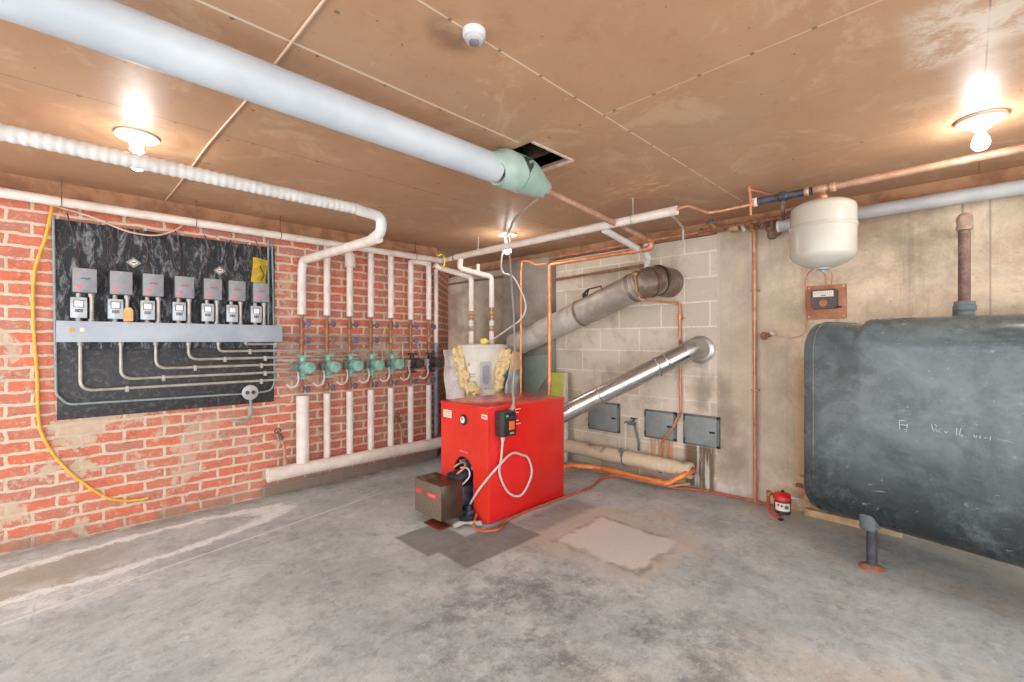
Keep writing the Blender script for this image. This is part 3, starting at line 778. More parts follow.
t = empty('return_header', (2.0, 4.07, .14)); lab(t, 'thick pale insulated return pipe along the foot of the brick wall', 'pipe')
b = MB(); b.cyl((1.225, 4.055, .198), (3.0, 4.055, .198), .057, seg=24); b.build('insulation', 'pink_white', t)
b = MB(); b.lathe([(.059, 0), (.059, .02)], (1.221, 4.055, .198), (1, 0, 0), 24); e_ = b.build('end_cap', 'pink_white', t)
b = MB(); b.lathe([(.02, 0), (.02, .006)], (1.216, 4.055, .198), (1, 0, 0), 16); b.build('plug', 'tan_insulation', e_)
t = empty('drain_valve', (1.33, 4.1, .25)); lab(t, 'small rusty drain valve on a stub above the left end of the return pipe', 'valve')
b = MB(); b.pipe([(1.362, 4.075, .25), (1.362, 4.09, .41), (1.30, 4.10, .53)], .012, .05, 10); b.cyl((1.362, 4.075, .245), (1.362, 4.075, .30), .02, seg=8); b.build('stub_pipe', 'dull_copper', t)
b = MB(); b.lathe([(.01, -.03), (.022, -.02), (.022, .02), (.01, .03)], (1.335, 4.095, .49), (-.5, 0, 1), 8); v_ = b.build('valve_body', 'rusty_iron', t)
b = MB(); b.torus((1.30, 4.06, .55), (0, 1, .2), .022, .006, 14); b.cyl((1.31, 4.09, .53), (1.30, 4.055, .55), .007); b.build('handle', 'rusty_iron', v_)

d2 = copy_tree(t); d2.location = (t.location.x + 1.125, t.location.y, t.location.z)
lab(d2, 'small rusty drain valve between the risers of the last green and first black pump', 'valve')

# pipes under the ceiling ----------------------------------------------
t = empty('ceiling_drain_pipe', (-.5, 1.755, 2.13)); lab(t, 'wide white pipe running under the ceiling into the green fitting', 'pipe')
b = MB(); b.cyl((-2.15, 1.755, 2.208), (1.632, 1.755, 2.208), .073, seg=36); b.build('pipe_run', 'duct_white', t)
for xx in (-1.2, -.6):
    b = MB(); b.pipe([(xx, 1.677, 2.33), (xx, 1.677, 2.2), (xx, 1.755, 2.13), (xx, 1.833, 2.2), (xx, 1.833, 2.33)], .004, .05, 6); b.build('hanger_strap', 'conduit_steel', t)
t = empty('green_pipe_fitting', (1.8, 1.755, 2.13)); lab(t, 'pale green stepped drain coupling at the ceiling hatch, joining white pipe and copper pipe', 'pipe fitting')
zb = 2.126
def ecc(name, prof, mat):
    b = MB(); b.tube([(x, 1.755, zb + r) for x, r in prof], .08, 36, rad=lambda i: prof[i][1]); return b.build(name, mat, t, angle=50)
ecc('coupling', [(1.605, .076), (1.606, .083), (1.64, .085), (1.67, .096), (1.69, .1005), (1.795, .1005)], 'fitting_green')
ecc('reducer', [(1.80, .1005), (1.84, .100), (1.88, .094), (1.94, .078), (1.985, .064), (2.005, .060), (2.012, .054), (2.015, .03)], 'fitting_green')
ecc('clamp_band', [(1.778, .1005), (1.78, .1025), (1.808, .1025), (1.81, .1005)], 'band_green')
b = MB(); b.cyl((1.797, 1.66, 2.26), (1.797, 1.645, 2.262), .009, seg=6); b.build('clamp_screw', 'conduit_steel', t)
t = empty('ribbed_pipe', (-.6, 2.8, 2.12)); lab(t, 'white ribbed insulated pipe under the ceiling beside the left lamp', 'pipe')
n_ = int((1.40 + 2.15) / .009)
pts = [(-2.15 + .009 * k, 2.8, 2.157) for k in range(n_)]
b = MB(); b.tube(pts, .035, 14, rad=lambda i: (.0362, .0362, .0335, .0335)[i % 4]); b.build('ribbed_sleeve', 'white_insulation', t)
b = MB(); b.pipe([(1.38, 2.8, 2.155), (1.552, 2.8, 2.14), (1.555, 2.81, 2.04), (1.55, 2.95, 2.0)], .036, .06, 16); b.build('elbow', 'white_insulation', t)

t = empty('supply_pipe', (0, 4.0, 2.14)); lab(t, 'white pipe along the top of the brick wall below the ceiling', 'pipe')
b = MB(); b.pipe([(-2.15, 4.0, 2.172), (2.93, 4.0, 2.165)], .03, 0, 16); b.build('insulation', 'pink_white', t)
for xx in (-.9, .02, .72, 1.3, 2.6):
    b = MB(); b.cyl((xx, 4.0, 2.2), (xx, 4.0, 2.33), .004, seg=6); b.torus((xx, 4.0, 2.17), (1, 0, 0), .032, .003, 20, 6); b.build('hanger_rod', 'rusty_iron', t)

t = empty('cross_supply_pipe', (2.93, 2.7, 2.14)); lab(t, 'white insulated pipe under the ceiling from the corner past the middle lamp', 'pipe')
b = MB(); b.pipe([(2.93, 3.985, 2.163), (2.93, 3.80, 2.168)], .026, 0, 14); b.pipe([(2.93, 3.76, 2.17), (2.93, 1.37, 2.175)], .031, 0, 18); b.build('insulation', 'pink_white', t)
b = MB(); b.cyl((2.93, 3.80, 2.168), (2.93, 3.75, 2.17), .02); b.build('bare_joint', 'dull_copper', t)
for yy in (1.7, 3.4):
    b = MB(); b.cyl((2.93, yy, 2.2), (2.93, yy, 2.33), .004, seg=6); b.torus((2.93, yy, 2.175), (0, 1, 0), .033, .003, 20, 6); b.build('hanger_rod', 'conduit_steel', t)
b = MB(); b.pipe([(2.96, 1.96, 2.15), (3.58, 1.96, 2.06), (3.64, 1.96, 2.02)], .027, .05, 14); lab(b.build('branch_pipe', 'white_insulation'), 'short white insulated branch angled towards the block wall', 'pipe')
b = MB(); b.pipe([(3.86, 2.10, 2.2), (3.88, 2.10, 1.98)], .028, 0, 14); lab(b.build('stub_pipe', 'white_insulation'), 'short upright white pipe stub above the old flue elbow', 'pipe')

# copper ends off that pipe
b = MB(); b.pipe([(2.93, 1.37, 2.18), (2.93, 1.30, 2.19), (3.1, 1.30, 2.2), (3.22, 1.28, 2.195), (3.25, 1.20, 2.2), (3.27, 1.0, 2.21)], .0095, .04, 10)
lab(b.build('copper_pipe', 'copper'), 'thin bright copper tube leaving the bare end of the white cross pipe', 'pipe')
b = MB(); b.pipe([(2.97, 1.42, 2.15), (3.40, 1.55, 2.18), (3.44, 1.56, 2.17), (3.44, 1.56, 2.03)], .009, .03, 10)
lab(b.build('vent_tube', 'conduit_steel'), 'thin silver tube bending downward just right of the white cross pipe', 'pipe')

# the long copper feed under the ceiling on the right, with the dark iron stretch
t = empty('water_main', (3.3, .3, 2.2)); lab(t, 'copper and iron water line under the ceiling carrying the cream tank', 'pipe')
xm, zm = 3.3, 2.228
b = MB(); b.cyl((xm, .60, zm), (xm, -2.15, zm + .01), .021, seg=16); b.build('copper_run', 'dull_copper', t)
b = MB(); b.cyl((xm, 1.0, zm), (xm, .68, zm), .024, seg=16); b.build('iron_run', 'dark_iron', t)
for (y0, y1, r, m) in ((.72, .69, .029, 'dull_copper'), (.67, .60, .027, 'dull_copper'), (.59, .555, .030, 'dull_copper'), (.86, .81, .032, 'dark_iron'), (1.02, .985, .03, 'label_white')):
    b = MB(); b.lathe([(r * .8, 0), (r, .008), (r, y0 - y1 - .008), (r * .8, y0 - y1)], (xm, y0, zm), (0, -1, 0), 14); b.build('coupling', m, t)
b = MB(); b.pipe([(xm, .838, zm), (xm, .838, zm - .10), (xm + .1, .86, zm - .12)], .013, .03, 10); b.build('drop_leg', 'rusty_iron', t)
b = MB(); b.pipe([(3.27, 1.0, zm), (3.27, 1.02, zm), (3.27, 1.03, 2.33)], .010, .01, 10); b.cyl((3.27, 1.02, zm), (3.27, 1.02, zm - .09), .009); b.build('riser', 'copper', t)
b = MB(); b.cyl((3.27, 1.04, 2.318), (3.55, .96, 2.322), .007, seg=8); b.build('ceiling_tube', 'copper', t)

t = empty('wall_top_manifold', (3.88, 1.4, 2.2)); lab(t, 'rusty pipe with valves along the top edge of the block wall', 'pipe')
b = MB(); b.pipe([(3.90, 3.3, 2.228), (3.90, 1.60, 2.236)], .012, 0, 10); b.build('thin_run', 'copper', t)
b = MB(); b.pipe([(3.88, 1.62, 2.235), (3.88, .86, 2.238)], .017, 0, 12)
for yy in (1.6, 1.52, 1.42, 1.33, 1.22, 1.12, 1.0, .92): b.lathe([(.016, -.016), (.025, -.012), (.025, .012), (.016, .016)], (3.88, yy, 2.236), (0, 1, 0), 8)
b.build('rusty_run', 'rust', t)
b = MB(); b.lathe([(.014, 0), (.022, .01), (.018, .03), (.010, .06)], (3.84, 1.47, 2.235), (-.5, .2, .3), 10); v_ = b.build('gate_valve', 'brass', t)
b = MB(); b.torus((3.78, 1.49, 2.275), (-.5, .2, .6), .026, .008, 16); b.cyl((3.82, 1.475, 2.25), (3.78, 1.49, 2.275), .007)
for a in range(3): b.cyl((3.78, 1.49, 2.275), V((3.78, 1.49, 2.275)) + V((math.sin(a * 2.1) * .014, math.cos(a * 2.1) * .024, math.cos(a * 2.1) * .004)), .005, seg=6)
b.build('handwheel', 'valve_dull_blue', v_)
for (yy, zz, r, m) in ((1.20, 2.19, .022, 'brass'), (1.13, 2.205, .026, 'rusty_iron'), (1.26, 2.20, .018, 'conduit_steel'), (.95, 2.19, .028, 'rusty_iron')):
    b = MB(); b.lathe([(r * .6, -.03), (r, -.02), (r, .02), (r * .6, .03)], (3.87, yy, zz), (.1, .3, 1), 8); b.cyl((3.87, yy, zz + .02), (3.88, yy, 2.236), .009, seg=8); b.build('branch_valve', m, t)
b = MB(); b.box(3.85, 1.30, 2.19, 3.93, 1.37, 2.222, .004); b.build('clamp_block', 'ledge_wood', t)
b = MB()
for (yy, zz, r) in ((1.08, 2.17, .03), (1.03, 2.15, .04), (1.07, 2.12, .03), (.98, 2.2, .03)): b.sphere((3.9, yy, zz), r, (1, 1, 1.1), 10)
b.cyl((3.9, 1.06, 2.09), (3.9, 1.06, 2.24), .028, seg=10); b.build('corroded_joint', 'rusty_iron', t)
b = MB(); b.pipe([(3.86, .92, 2.238), (3.7, .9, 2.22), (3.45, .87, 2.13)], .012, .05, 10); b.build('link_pipe', 'rusty_iron', t)

t = empty('grey_wall_pipe', (3.85, -1, 2.12)); lab(t, 'fat light grey pipe along the top of the poured concrete wall', 'pipe')
b = MB(); b.cyl((3.86, 1.015, 2.17), (3.86, -2.15, 2.175), .043, seg=24); b.build('insulation', 'grey_paint', t)
b = MB(); b.lathe([(.044, 0), (.044, .012), (.03, .016)], (3.86, 1.0, 2.17), (0, 1, 0), 22); b.build('end_wrap', 'white_insulation', t)
b = MB(); b.box(3.8, -.6, 2.12, 3.999, -.575, 2.126); b.torus((3.86, -.59, 2.17), (0, 1, 0), .045, .004, 20, 6); b.build('bracket', 'conduit_steel', t)

# brown copper line from the green fitting to the elbow, then down to the boiler
t = empty('boiler_supply_pipe', (3.45, 2.4, 2.0)); lab(t, 'orange copper supply line from the ceiling fitting to behind the boiler', 'pipe')
b = MB(); b.pipe([(2.0, 1.80, 2.20), (2.04, 1.84, 2.225), (2.2, 1.845, 2.23), (3.40, 1.84, 2.13)], .021, 0, 16); b.build('brown_run', 'dull_copper', t)
b = MB(); b.pipe([(3.38, 1.84, 2.132), (3.46, 1.84, 2.125), (3.462, 1.84, 2.068), (3.46, 1.92, 2.062)], .024, .03, 16); b.build('elbow', 'copper', t)
b = MB(); b.pipe([(3.46, 1.90, 2.063), (3.45, 2.92, 2.055), (3.45, 2.925, 2.0), (3.45, 2.925, .3), (3.2, 2.80, .28), (3.0, 2.75, .28)], .0195, .035, 16); b.build('bright_run', 'bright_copper', t)
for yy in (2.0, 2.86): 
    b = MB(); b.cyl((3.458, yy - .02, 2.062), (3.456, yy + .02, 2.058), .024, seg=16); b.build('coupling', 'bright_copper', t)
b = MB(); b.pipe([(3.45, 2.95, 2.07), (3.45, 3.1, 2.075), (3.45, 3.2, 2.12), (3.45, 3.30, 2.14), (3.45, 3.316, 2.02), (3.45, 3.316, .5), (3.2, 3.3, .45), (3.15, 3.35, .45)], .0125, .03, 12)
lab(b.build('copper_pipe', 'bright_copper'), 'thinner upright copper pipe between the water heater and the orange supply pipe', 'pipe')

# ================================================================ WATER HEATER
hx, hy, hr = 3.25, 3.735, .285
t = empty('water_heater', (hx, hy, 0)); lab(t, 'tall white water heater wrapped in torn insulation behind the red boiler', 'water heater')
b = MB(); b.lathe([(hr - .02, .0), (hr, .02), (hr, 1.225), (hr - .004, 1.235)], (hx, hy, 0), (0, 0, 1), 48); b.build('tank', 'heater_white', t)
b = MB(); b.lathe([(hr + .008, 1.222), (hr + .012, 1.232), (hr + .012, 1.252), (hr, 1.262), (.1, 1.27), (.02, 1.271)], (hx, hy, 0), (0, 0, 1), 48); b.build('lid', 'heater_white', t)
fd = V((-hx, -hy, 0)).normalized(); sd = V((fd.y, -fd.x, 0)) * -1      # towards the middle of the room / to its side
sd = V((hy, -hx, 0)).normalized()                                     # points to the right seen from the room
def hp(u, z, off): # a point on the shell, u metres round from the front
    a = u / hr; return V((hx, hy, 0)) + (fd * math.cos(a) + sd * math.sin(a)) * (hr + off) + V((0, 0, z))
def patch(name, mat, u0, u1, z0, z1, off, th, parent, nu=8, nz=6, bulge=0):
    b = MB(); g = []
    for i in range(nu + 1):
        r = []
        for j in range(nz + 1):
            u = u0 + (u1 - u0) * i / nu; z = z0 + (z1 - z0) * j / nz
            r.append(b.b.verts.new(hp(u, z, off + bulge * math.sin(PI * i / nu) * math.sin(PI * j / nz))))
        g.append(r)
    fs = [b.b.faces.new((g[i][j], g[i + 1][j], g[i + 1][j + 1], g[i][j + 1])) for i in range(nu) for j in range(nz)]
    bmesh.ops.recalc_face_normals(b.b, faces=fs)
    bmesh.ops.solidify(b.b, geom=fs, thickness=th)
    return b.build(name, mat, parent)
ap = patch('access_panel', 'cover_grey', -.005, .115, .80, 1.09, .004, .006, t)
b = MB()
cz = .955
b2 = []
for k in range(24):
    a = 2 * PI * k / 24; b2.append((.055 + .034 * math.cos(a), cz + (.065 if math.sin(a) > 0 else -.065) + .034 * math.sin(a)))
b.prism(b2, lambda u, v: hp(u, v, .006), lambda u, v: hp(u, v, .02)); b.build('cover_bulge', 'relay_grey', ap)
b = MB(); b.sphere(hp(.055, .815, .008), .006); b.build('panel_screw', 'near_black', ap)
rl = patch('rating_label', 'label_white', -.13, -.03, .89, 1.09, .003, .002, t)
for zz in (.93, .955): patch('print_band', 'cover_grey', -.115, -.05, zz, zz + .012, .0055, .001, rl, 4, 1)
b = MB(); b.torus(hp(-.11, 1.06, .006), fd, .013, .003, 16, 6); b.build('emblem', 'mark_grey', rl)
# rest of the jacket
g = []
b = MB()
for i in range(41):
    a = math.radians(52 + (308 - 52) * i / 40); r = []
    for j in range(9):
        z = .05 + (1.17 - .05) * j / 8 + (.03 * math.sin(i * 1.3) if j == 8 else 0)
        q = hr + .05 + .006 * math.sin(i * 2.1 + j)
        r.append(b.b.verts.new(V((hx, hy, z)) + (fd * math.cos(a) + sd * math.sin(a)) * q))
    g.append(r)
fs = [b.b.faces.new((g[i][j], g[i + 1][j], g[i + 1][j + 1], g[i][j + 1])) for i in range(40) for j in range(8)]
bmesh.ops.recalc_face_normals(b.b, faces=fs); bmesh.ops.solidify(b.b, geom=fs, thickness=.045)
b.build('insulation_jacket', 'jacket_foil', t)
patch('lower_jacket', 'jacket_white', -.28, .28, .05, .74, .005, .05, t, 14, 6)
def fluff(name, mat, path, w0, d, n, rs):
    random.seed(rs); b = MB(); P = smooth_path(path, 5)
    for k, p in enumerate(P):
        for q in range(n):
            w = w0(k / (len(P) - 1))
            c = p + sd * random.uniform(-w, w) + fd * random.uniform(-.01, d) + V((0, 0, random.uniform(-.03, .03)))
            b.sphere(c, random.uniform(.010, .026), (random.uniform(.7, 1.3), random.uniform(.7, 1.3), random.uniform(.9, 2.2)), 8)
    o = b.build(name, mat, t)
    r = o.modifiers.new('merge', 'REMESH'); r.mode = 'VOXEL'; r.voxel_size = .008
    dm = o.modifiers.new('fuzz', 'DISPLACE'); tx = bpy.data.textures.new('fuzz', 'CLOUDS'); tx.noise_scale = .03; dm.texture = tx; dm.strength = .013
    return o
fluff('torn_insulation', 'fibreglass', [hp(-.25, 1.21, .02), hp(-.215, 1.08, .03), hp(-.175, .95, .03), hp(-.12, .84, .03), hp(-.06, .78, .03)], lambda s: .035 + .035 * s, .04, 7, 3)
fluff('torn_insulation', 'fibreglass', [hp(.30, 1.17, .03), hp(.24, 1.06, .03), hp(.2, .94, .03), hp(.175, .80, .02)], lambda s: .065 - .03 * s, .04, 7, 5)
def flap(name, mat, quad, th, rs, amp=.012):
    random.seed(rs); b = MB(); g = []
    for i in range(9):
        r = []
        for j in range(9):
            u, v = i / 8, j / 8
            p = (V(quad[0]) * (1 - u) + V(quad[1]) * u) * (1 - v) + (V(quad[3]) * (1 - u) + V(quad[2]) * u) * v
            r.append(b.b.verts.new(p + fd * (amp * math.sin(u * 7 + v * 5 + rs) + amp * .7 * math.sin(v * 11 + u * 3)) + sd * amp * .5 * math.sin(v * 9)))
        g.append(r)
    fs = [b.b.faces.new((g[i][j], g[i + 1][j], g[i + 1][j + 1], g[i][j + 1])) for i in range(8) for j in range(8)]
    bmesh.ops.recalc_face_normals(b.b, faces=fs); bmesh.ops.solidify(b.b, geom=fs, thickness=th)
    return b.build(name, mat, t)
flap('jacket_flap', 'jacket_white', [hp(-.40, 1.2, .10), hp(-.26, 1.215, .04), hp(-.12, .72, .06), hp(-.26, .70, .14)], .03, 2)
plab(flap('jacket_flap', 'kraft', [hp(.30, 1.19, .10), hp(.38, 1.19, .15), hp(.40, 1.0, .15), hp(.25, .99, .10)], .004, 4, .004), 'tan paper facing of the torn jacket')
flap('jacket_flap', 'jacket_foil', [hp(.25, .985, .09), hp(.40, .995, .14), hp(.36, .72, .12), hp(.2, .74, .09)], .02, 6)
# pipes on the heater
HL = (('white insulated pipe dropping onto the left of the water heater lid', (3.14, 3.76), [(2.80, 3.93, 2.10), (2.83, 3.93, 2.075), (3.14, 3.76, 1.985), (3.14, 3.76, 1.62)]),
      ('white insulated pipe dropping onto the right of the water heater lid', (3.295, 3.605), [(2.935, 3.68, 2.165), (2.935, 3.70, 2.05), (3.295, 3.605, 1.99), (3.295, 3.605, 1.66)]))
for (l, (px, py), pts) in HL:
    t2 = empty('heater_pipe', (px, py, 1.27)); lab(t2, l, 'pipe', 'pipes on the water heater')
    b = MB(); b.pipe(pts, .028, .045, 16); b.build('upper_insulation', 'pink_white', t2)
    b = MB(); b.cyl((px, py, 1.28), (px, py, 1.66), .0135)
    for zz in (1.60, 1.56, 1.43): b.lathe([(.016, -.016), (.026, -.01), (.026, .01), (.016, .016)], (px, py, zz), (0, 0, 1), 8)
    b.build('copper_pipe', 'copper', t2)
    b = MB(); b.cyl((px, py, 1.46), (px, py, 1.52), .027); b.build('sleeve', 'white_insulation', t2)
    b = MB(); b.lathe([(.012, -.02), (.025, -.016), (.025, .016), (.012, .02)], (px, py, 1.435), (0, 0, 1), 6); b.build('union', 'conduit_steel', t2)
    b = MB(); b.cyl((px, py, 1.272), (px, py, 1.405), .026); b.build('lower_insulation', 'pink_white', t2)
b = MB(); b.pipe([(2.84, 3.94, 2.20), (2.86, 3.90, 2.215), (2.87, 3.86, 2.16), (2.86, 3.86, 2.09), (2.85, 3.89, 2.06)], .008, .02, 8); lab(b.build('pipe_strap', 'paper_yellow'), 'yellow strap hooked over the pipes in the ceiling corner', 'strap')
b = MB(); b.prism([(-.03, 0), (.03, -.01), (.045, .03), (.01, .06), (-.03, .045)], lambda u, v: (3.20 + u * .8, 3.62 - u * .8, 1.272 + v), lambda u, v: (3.205 + u * .8, 3.63 - u * .8, 1.272 + v))
lab(b.build('warning_tag', 'paper_yellow'), 'yellow tag standing on the water heater lid between its pipes', 'tag')
b = MB(); b.cyl((3.14, 3.647, 2.03), (3.14, 3.647, 2.11), .018); lab(b.build('stub_pipe', 'pink_white'), 'short white pipe stub standing on the sloping part of the right heater pipe', 'pipe')

# boards by the pier
b = MB(); b.prism([(3.33, .86), (3.45, .70), (3.45, .0), (3.62, .0), (3.66, 1.12), (3.28, 1.15), (3.25, .98)], lambda u, v: (3.858 - .02 * (1.2 - v), u, v), lambda u, v: (3.846 - .02 * (1.2 - v), u, v))
lab(b.build('leaning_board', 'panel_green'), 'pale green board with slanted edge against the grey pier', 'board')
t = empty('yellow_board', (3.9, 3.1, 0)); lab(t, 'yellow-green board with white edge standing between boiler and block wall', 'board')
b = MB(); b.box(3.86, 3.075, 0, 3.90, 3.25, .955, .003); b.build('panel', 'panel_lime', t)
b = MB(); b.box(3.857, 3.045, 0, 3.903, 3.075, .957, .003); b.build('edge_strip', 'white_insulation', t)

# ================================================================ BOILER
bx0, bx1, by0, by1, bz = 2.144, 2.995, 2.382, 2.933, .832
t = empty('boiler', ((bx0 + bx1) / 2, (by0 + by1) / 2, 0)); lab(t, 'red oil fired boiler cabinet standing on the concrete floor', 'boiler')
for a in ((bx0 + .02, by0, bx1, by0 + .012), (bx0 + .02, by1 - .012, bx1, by1), (bx1 - .012, by0 + .013, bx1, by1 - .013)):
    b = MB(); b.box(a[0], a[1], .012, a[2], a[3], bz - .012, .002); b.build('side_panel', 'red_paint', t)
# front panel with the arched burner opening
ac, ar, at = 2.655, .113, .325
poly = [(by0, .012), (ac - ar, .012)] + [(ac - ar * math.cos(PI * k / 18), at + ar * math.sin(PI * k / 18)) for k in range(19)] + [(ac + ar, .012), (by1, .012), (by1, bz - .015), (by0, bz - .015)]
b = MB(); b.prism(poly, lambda u, v: (bx0, u, v), lambda u, v: (bx0 + .022, u, v)); fp = b.build('front_panel', 'red_front', t, angle=30)
b = MB(); b.box(bx0 - .006, by0 - .005, bz - .018, bx1 + .004, by1 + .005, bz, .004); b.build('lid', 'red_front', t)
b = MB(); b.box(bx0 + .13, by0 + .05, .012, bx1 - .05, by1 - .05, .6); b.build('heat_exchanger', 'near_black', t)
bp = MB(); bp.box(bx0 + .06, ac - .14, .0, bx0 + .128, ac + .14, .5); bp = bp.build('burner_door', 'steel_blue', t)
for (yy, zz) in ((ac - .07, .36), (ac + .06, .39), (ac - .08, .2), (ac + .05, .1)):
    b = MB(); b.cyl((bx0 + .02, yy, zz), (bx0 + .062, yy, zz), .013, seg=6); b.build('bolt', 'conduit_steel', bp)
b = MB(); b.lathe([(.0, 0), (.02, 0), (.038, .004), (.040, .012), (.034, .018)], (bx0 + .004, 2.65, .714), (-1, 0, 0), 26); gg = b.build('gauge', 'near_black', t)
b = MB(); b.lathe([(.026, .017), (.025, .02)], (bx0 + .004, 2.65, .714), (-1, 0, 0), 22); b.build('dial', 'screen_white', gg)
b = MB(); b.box(bx0 - .0205, 2.647, .71, bx0 - .0155, 2.654, .732); b.build('needle', 'mark_grey', gg)
l_ = MB(); l_.box(bx0 - .002, 2.80, .708, bx0, 2.905, .766); l_ = l_.build('rating_plate', 'label_white', fp)
for zz in (.72, .735, .75):
    b = MB(); b.box(bx0 - .003, 2.815, zz, bx0 - .0018, 2.89, zz + .006); b.build('print_line', 'tag_tan', l_)
l_ = MB(); l_.box(bx0 - .002, 2.392, .746, bx0, 2.452, .778, .0008); l_ = l_.build('badge', 'label_white', fp)
b = MB(); b.box(bx0 - .003, 2.402, .757, bx0 - .0018, 2.444, .767); b.build('print_line', 'label_red', l_)
b = MB(); b.box(bx0 - .003, 2.60, .47, bx0 - .0008, 2.70, .481, .0008); b.build('embossed_mark', 'label_pink', fp)
# control box on the side
ox = 2.21
cb = MB(); cb.box(ox, by0 - .088, .622, ox + .122, by0 - .001, .80, .006); cb = cb.build('control_box', 'charcoal_plastic', t)
b = MB(); b.box(ox + .003, by0 - .096, .63, ox + .119, by0 - .087, .792, .003); b.build('control_face', 'near_black', cb)
b = MB(); b.box(ox + .046, by0 - .100, .67, ox + .102, by0 - .095, .732, .002); b.build('orange_button', 'safety_orange', cb)
b = MB(); b.box(ox + .02, by0 - .098, .765, ox + .04, by0 - .095, .777); b.build('green_lamp', 'pump_green', cb)
b = MB(); b.box(ox + .055, by0 - .098, .640, ox + .095, by0 - .095, .653, .001); b.build('maker_plate', 'conduit_steel', cb)
b = MB(); b.box(ox + .05, by0 - .098, .748, ox + .11, by0 - .095, .765, .001); b.build('display', 'steel_blue', cb)
for zz in (.68, .75):
    b = MB(); b.cyl((ox - .003, by0 - .035, zz), (ox + .004, by0 - .035, zz), .008); b.build('knockout', 'near_black', cb)
for k, zz in enumerate((.79, .765, .735, .705, .68)):
    b = MB(); b.box(ox + .205, by0 - .0012, zz - .003, ox + (.262 if k in (0, 4) else .24), by0 + .001, zz + .003)
    if k % 2: b.box(ox + .205, by0 - .0012, zz - .012, ox + .212, by0 + .001, zz + .012)
    b.build('side_print', 'label_white' if k != 2 else 'near_black', t)
# burner
bb = MB(); bb.box(2.03, 2.57, .10, 2.19, 2.76, .25, .02); bb.cyl((2.03, 2.66, .29), (2.19, 2.66, .30), .055); bb = bb.build('burner_body', 'steel_blue', t)
b = MB(); b.tube(smooth_path([(2.06, 2.63, .33), (2.10, 2.60, .37), (2.14, 2.63, .395), (2.15, 2.70, .38), (2.12, 2.74, .345)]), .008, 8); b.build('copper_tube', 'copper', bb)
b = MB(); b.tube(smooth_path([(2.08, 2.60, .25), (2.13, 2.57, .31), (2.14, 2.60, .36), (2.12, 2.66, .36)]), .006, 8); b.build('ignition_lead', 'cable_white', bb)
bc = MB(); bc.box(1.858, 2.535, .06, 2.04, 2.86, .305, .006); bc = bc.build('burner_cover', 'bronze_cover', t)
b = MB(); b.box(1.852, 2.541, .066, 1.859, 2.854, .30, .002); b.build('face', 'bronze_face', bc)
for (y0, y1) in ((2.585, 2.70), (2.775, 2.835)):
    b = MB(); b.box(1.849, y0, .205, 1.8525, y1, .236, .001); lb = b.build('badge', 'label_red', bc)
b = MB(); b.box(1.8475, 2.605, .214, 1.8495, 2.68, .228, .0008); b.build('badge_print', 'label_pink', bc)
b = MB(); b.lathe([(.015, 0), (.018, .004), (.018, .06), (.012, .066)], (1.93, 2.70, .06), (0, 0, -1), 12); b.cyl((1.93, 2.70, .06), (1.93, 2.70, .0), .02); b.build('foot', 'near_black', bc)
b = MB(); b.box(1.85, 2.55, .0, 1.95, 2.74, .012, .002); lab(b.build('drip_tray', 'dark_red'), 'dark red metal scrap on the floor under the burner cover', 'tray')
b = MB(); b.tube(smooth_path([(1.93, 2.50, .022), (1.965, 2.485, .035), (2.0, 2.46, .04), (2.05, 2.44, .03), (2.10, 2.40, .022)]), .02, 10, rad=lambda i: .014 + .006 * math.sin(i * .35))
lab(b.build('loose_sleeve', 'cable_grey'), 'crumpled pale grey sleeve lying on the floor by the burner', 'sleeve')
b = MB(); b.box(2.06, 2.49, .0, 2.139, 2.60, .05, .006); b.box(2.07, 2.51, .045, 2.135, 2.59, .085, .008); b.cyl((2.10, 2.54, .08), (2.10, 2.54, .12), .018); lab(b.build('fuel_pump', 'steel_blue'), 'dark blue fuel pump low at the boiler opening', 'pump')
# flexible conduit with its loop
P = [(2.255, 2.345, .622), (2.245, 2.355, .46), (2.235, 2.36, .345), (2.33, 2.362, .192), (2.466, 2.362, .149), (2.572, 2.362, .273),
     (2.54, 2.36, .40), (2.466, 2.358, .445), (2.34, 2.345, .48), (2.17, 2.335, .40), (2.125, 2.45, .25), (2.12, 2.54, .13), (2.12, 2.56, .08)]
b = MB(); pts = smooth_path(P, 10); b.tube(pts, .0085, 9, rad=lambda i: .0088 if i % 2 else .0078); fc = b.build('flexible_conduit', 'flex_white'); lab(fc, 'pale flexible conduit looping down the side of the red boiler', 'conduit')
b = MB(); b.cyl(P[0], V(P[0]) + V((-.003, 0, -.03)), .015, seg=8); b.build('connector', 'conduit_steel', fc)
# supply cables coming down from the ceiling lamp
P = [(1.99, 1.74, 2.14), (2.10, 1.95, 2.15), (2.35, 2.33, 2.18), (2.6, 2.62, 2.21), (2.86, 2.93, 2.25), (2.97, 3.06, 2.29)]
b = MB(); b.tube(smooth_path(P), .008, 8); lab(b.build('lamp_cable', 'cable_grey'), 'grey armoured cable from the green fitting across to the middle lamp', 'cable')
P = [(3.0, 3.06, 2.28), (2.97, 3.0, 2.1), (2.85, 2.86, 1.85), (2.7, 2.68, 1.5), (2.50, 2.47, 1.15), (2.41, 2.40, .97), (2.36, 2.345, .86), (2.345, 2.335, .80)]
b = MB(); b.tube(smooth_path(P), .0085, 8); bc_ = b.build('power_cable', 'cable_grey'); lab(bc_, 'grey cable hanging from the middle lamp to the boiler control box', 'cable')
b = MB(); b.cyl((2.32, 2.335, .795), (2.352, 2.338, .825), .016, seg=8); b.build('connector', 'conduit_steel', bc_)
P = [(3.0, 3.08, 2.27), (2.97, 3.11, 2.07), (2.98, 3.1, 1.95), (3.04, 3.02, 1.9), (3.09, 2.94, 1.72), (3.10, 2.92, 1.60), (3.08, 2.97, 1.50), (3.08, 3.15, 1.41), (3.1, 3.32, 1.34), (3.14, 3.52, 1.282)]
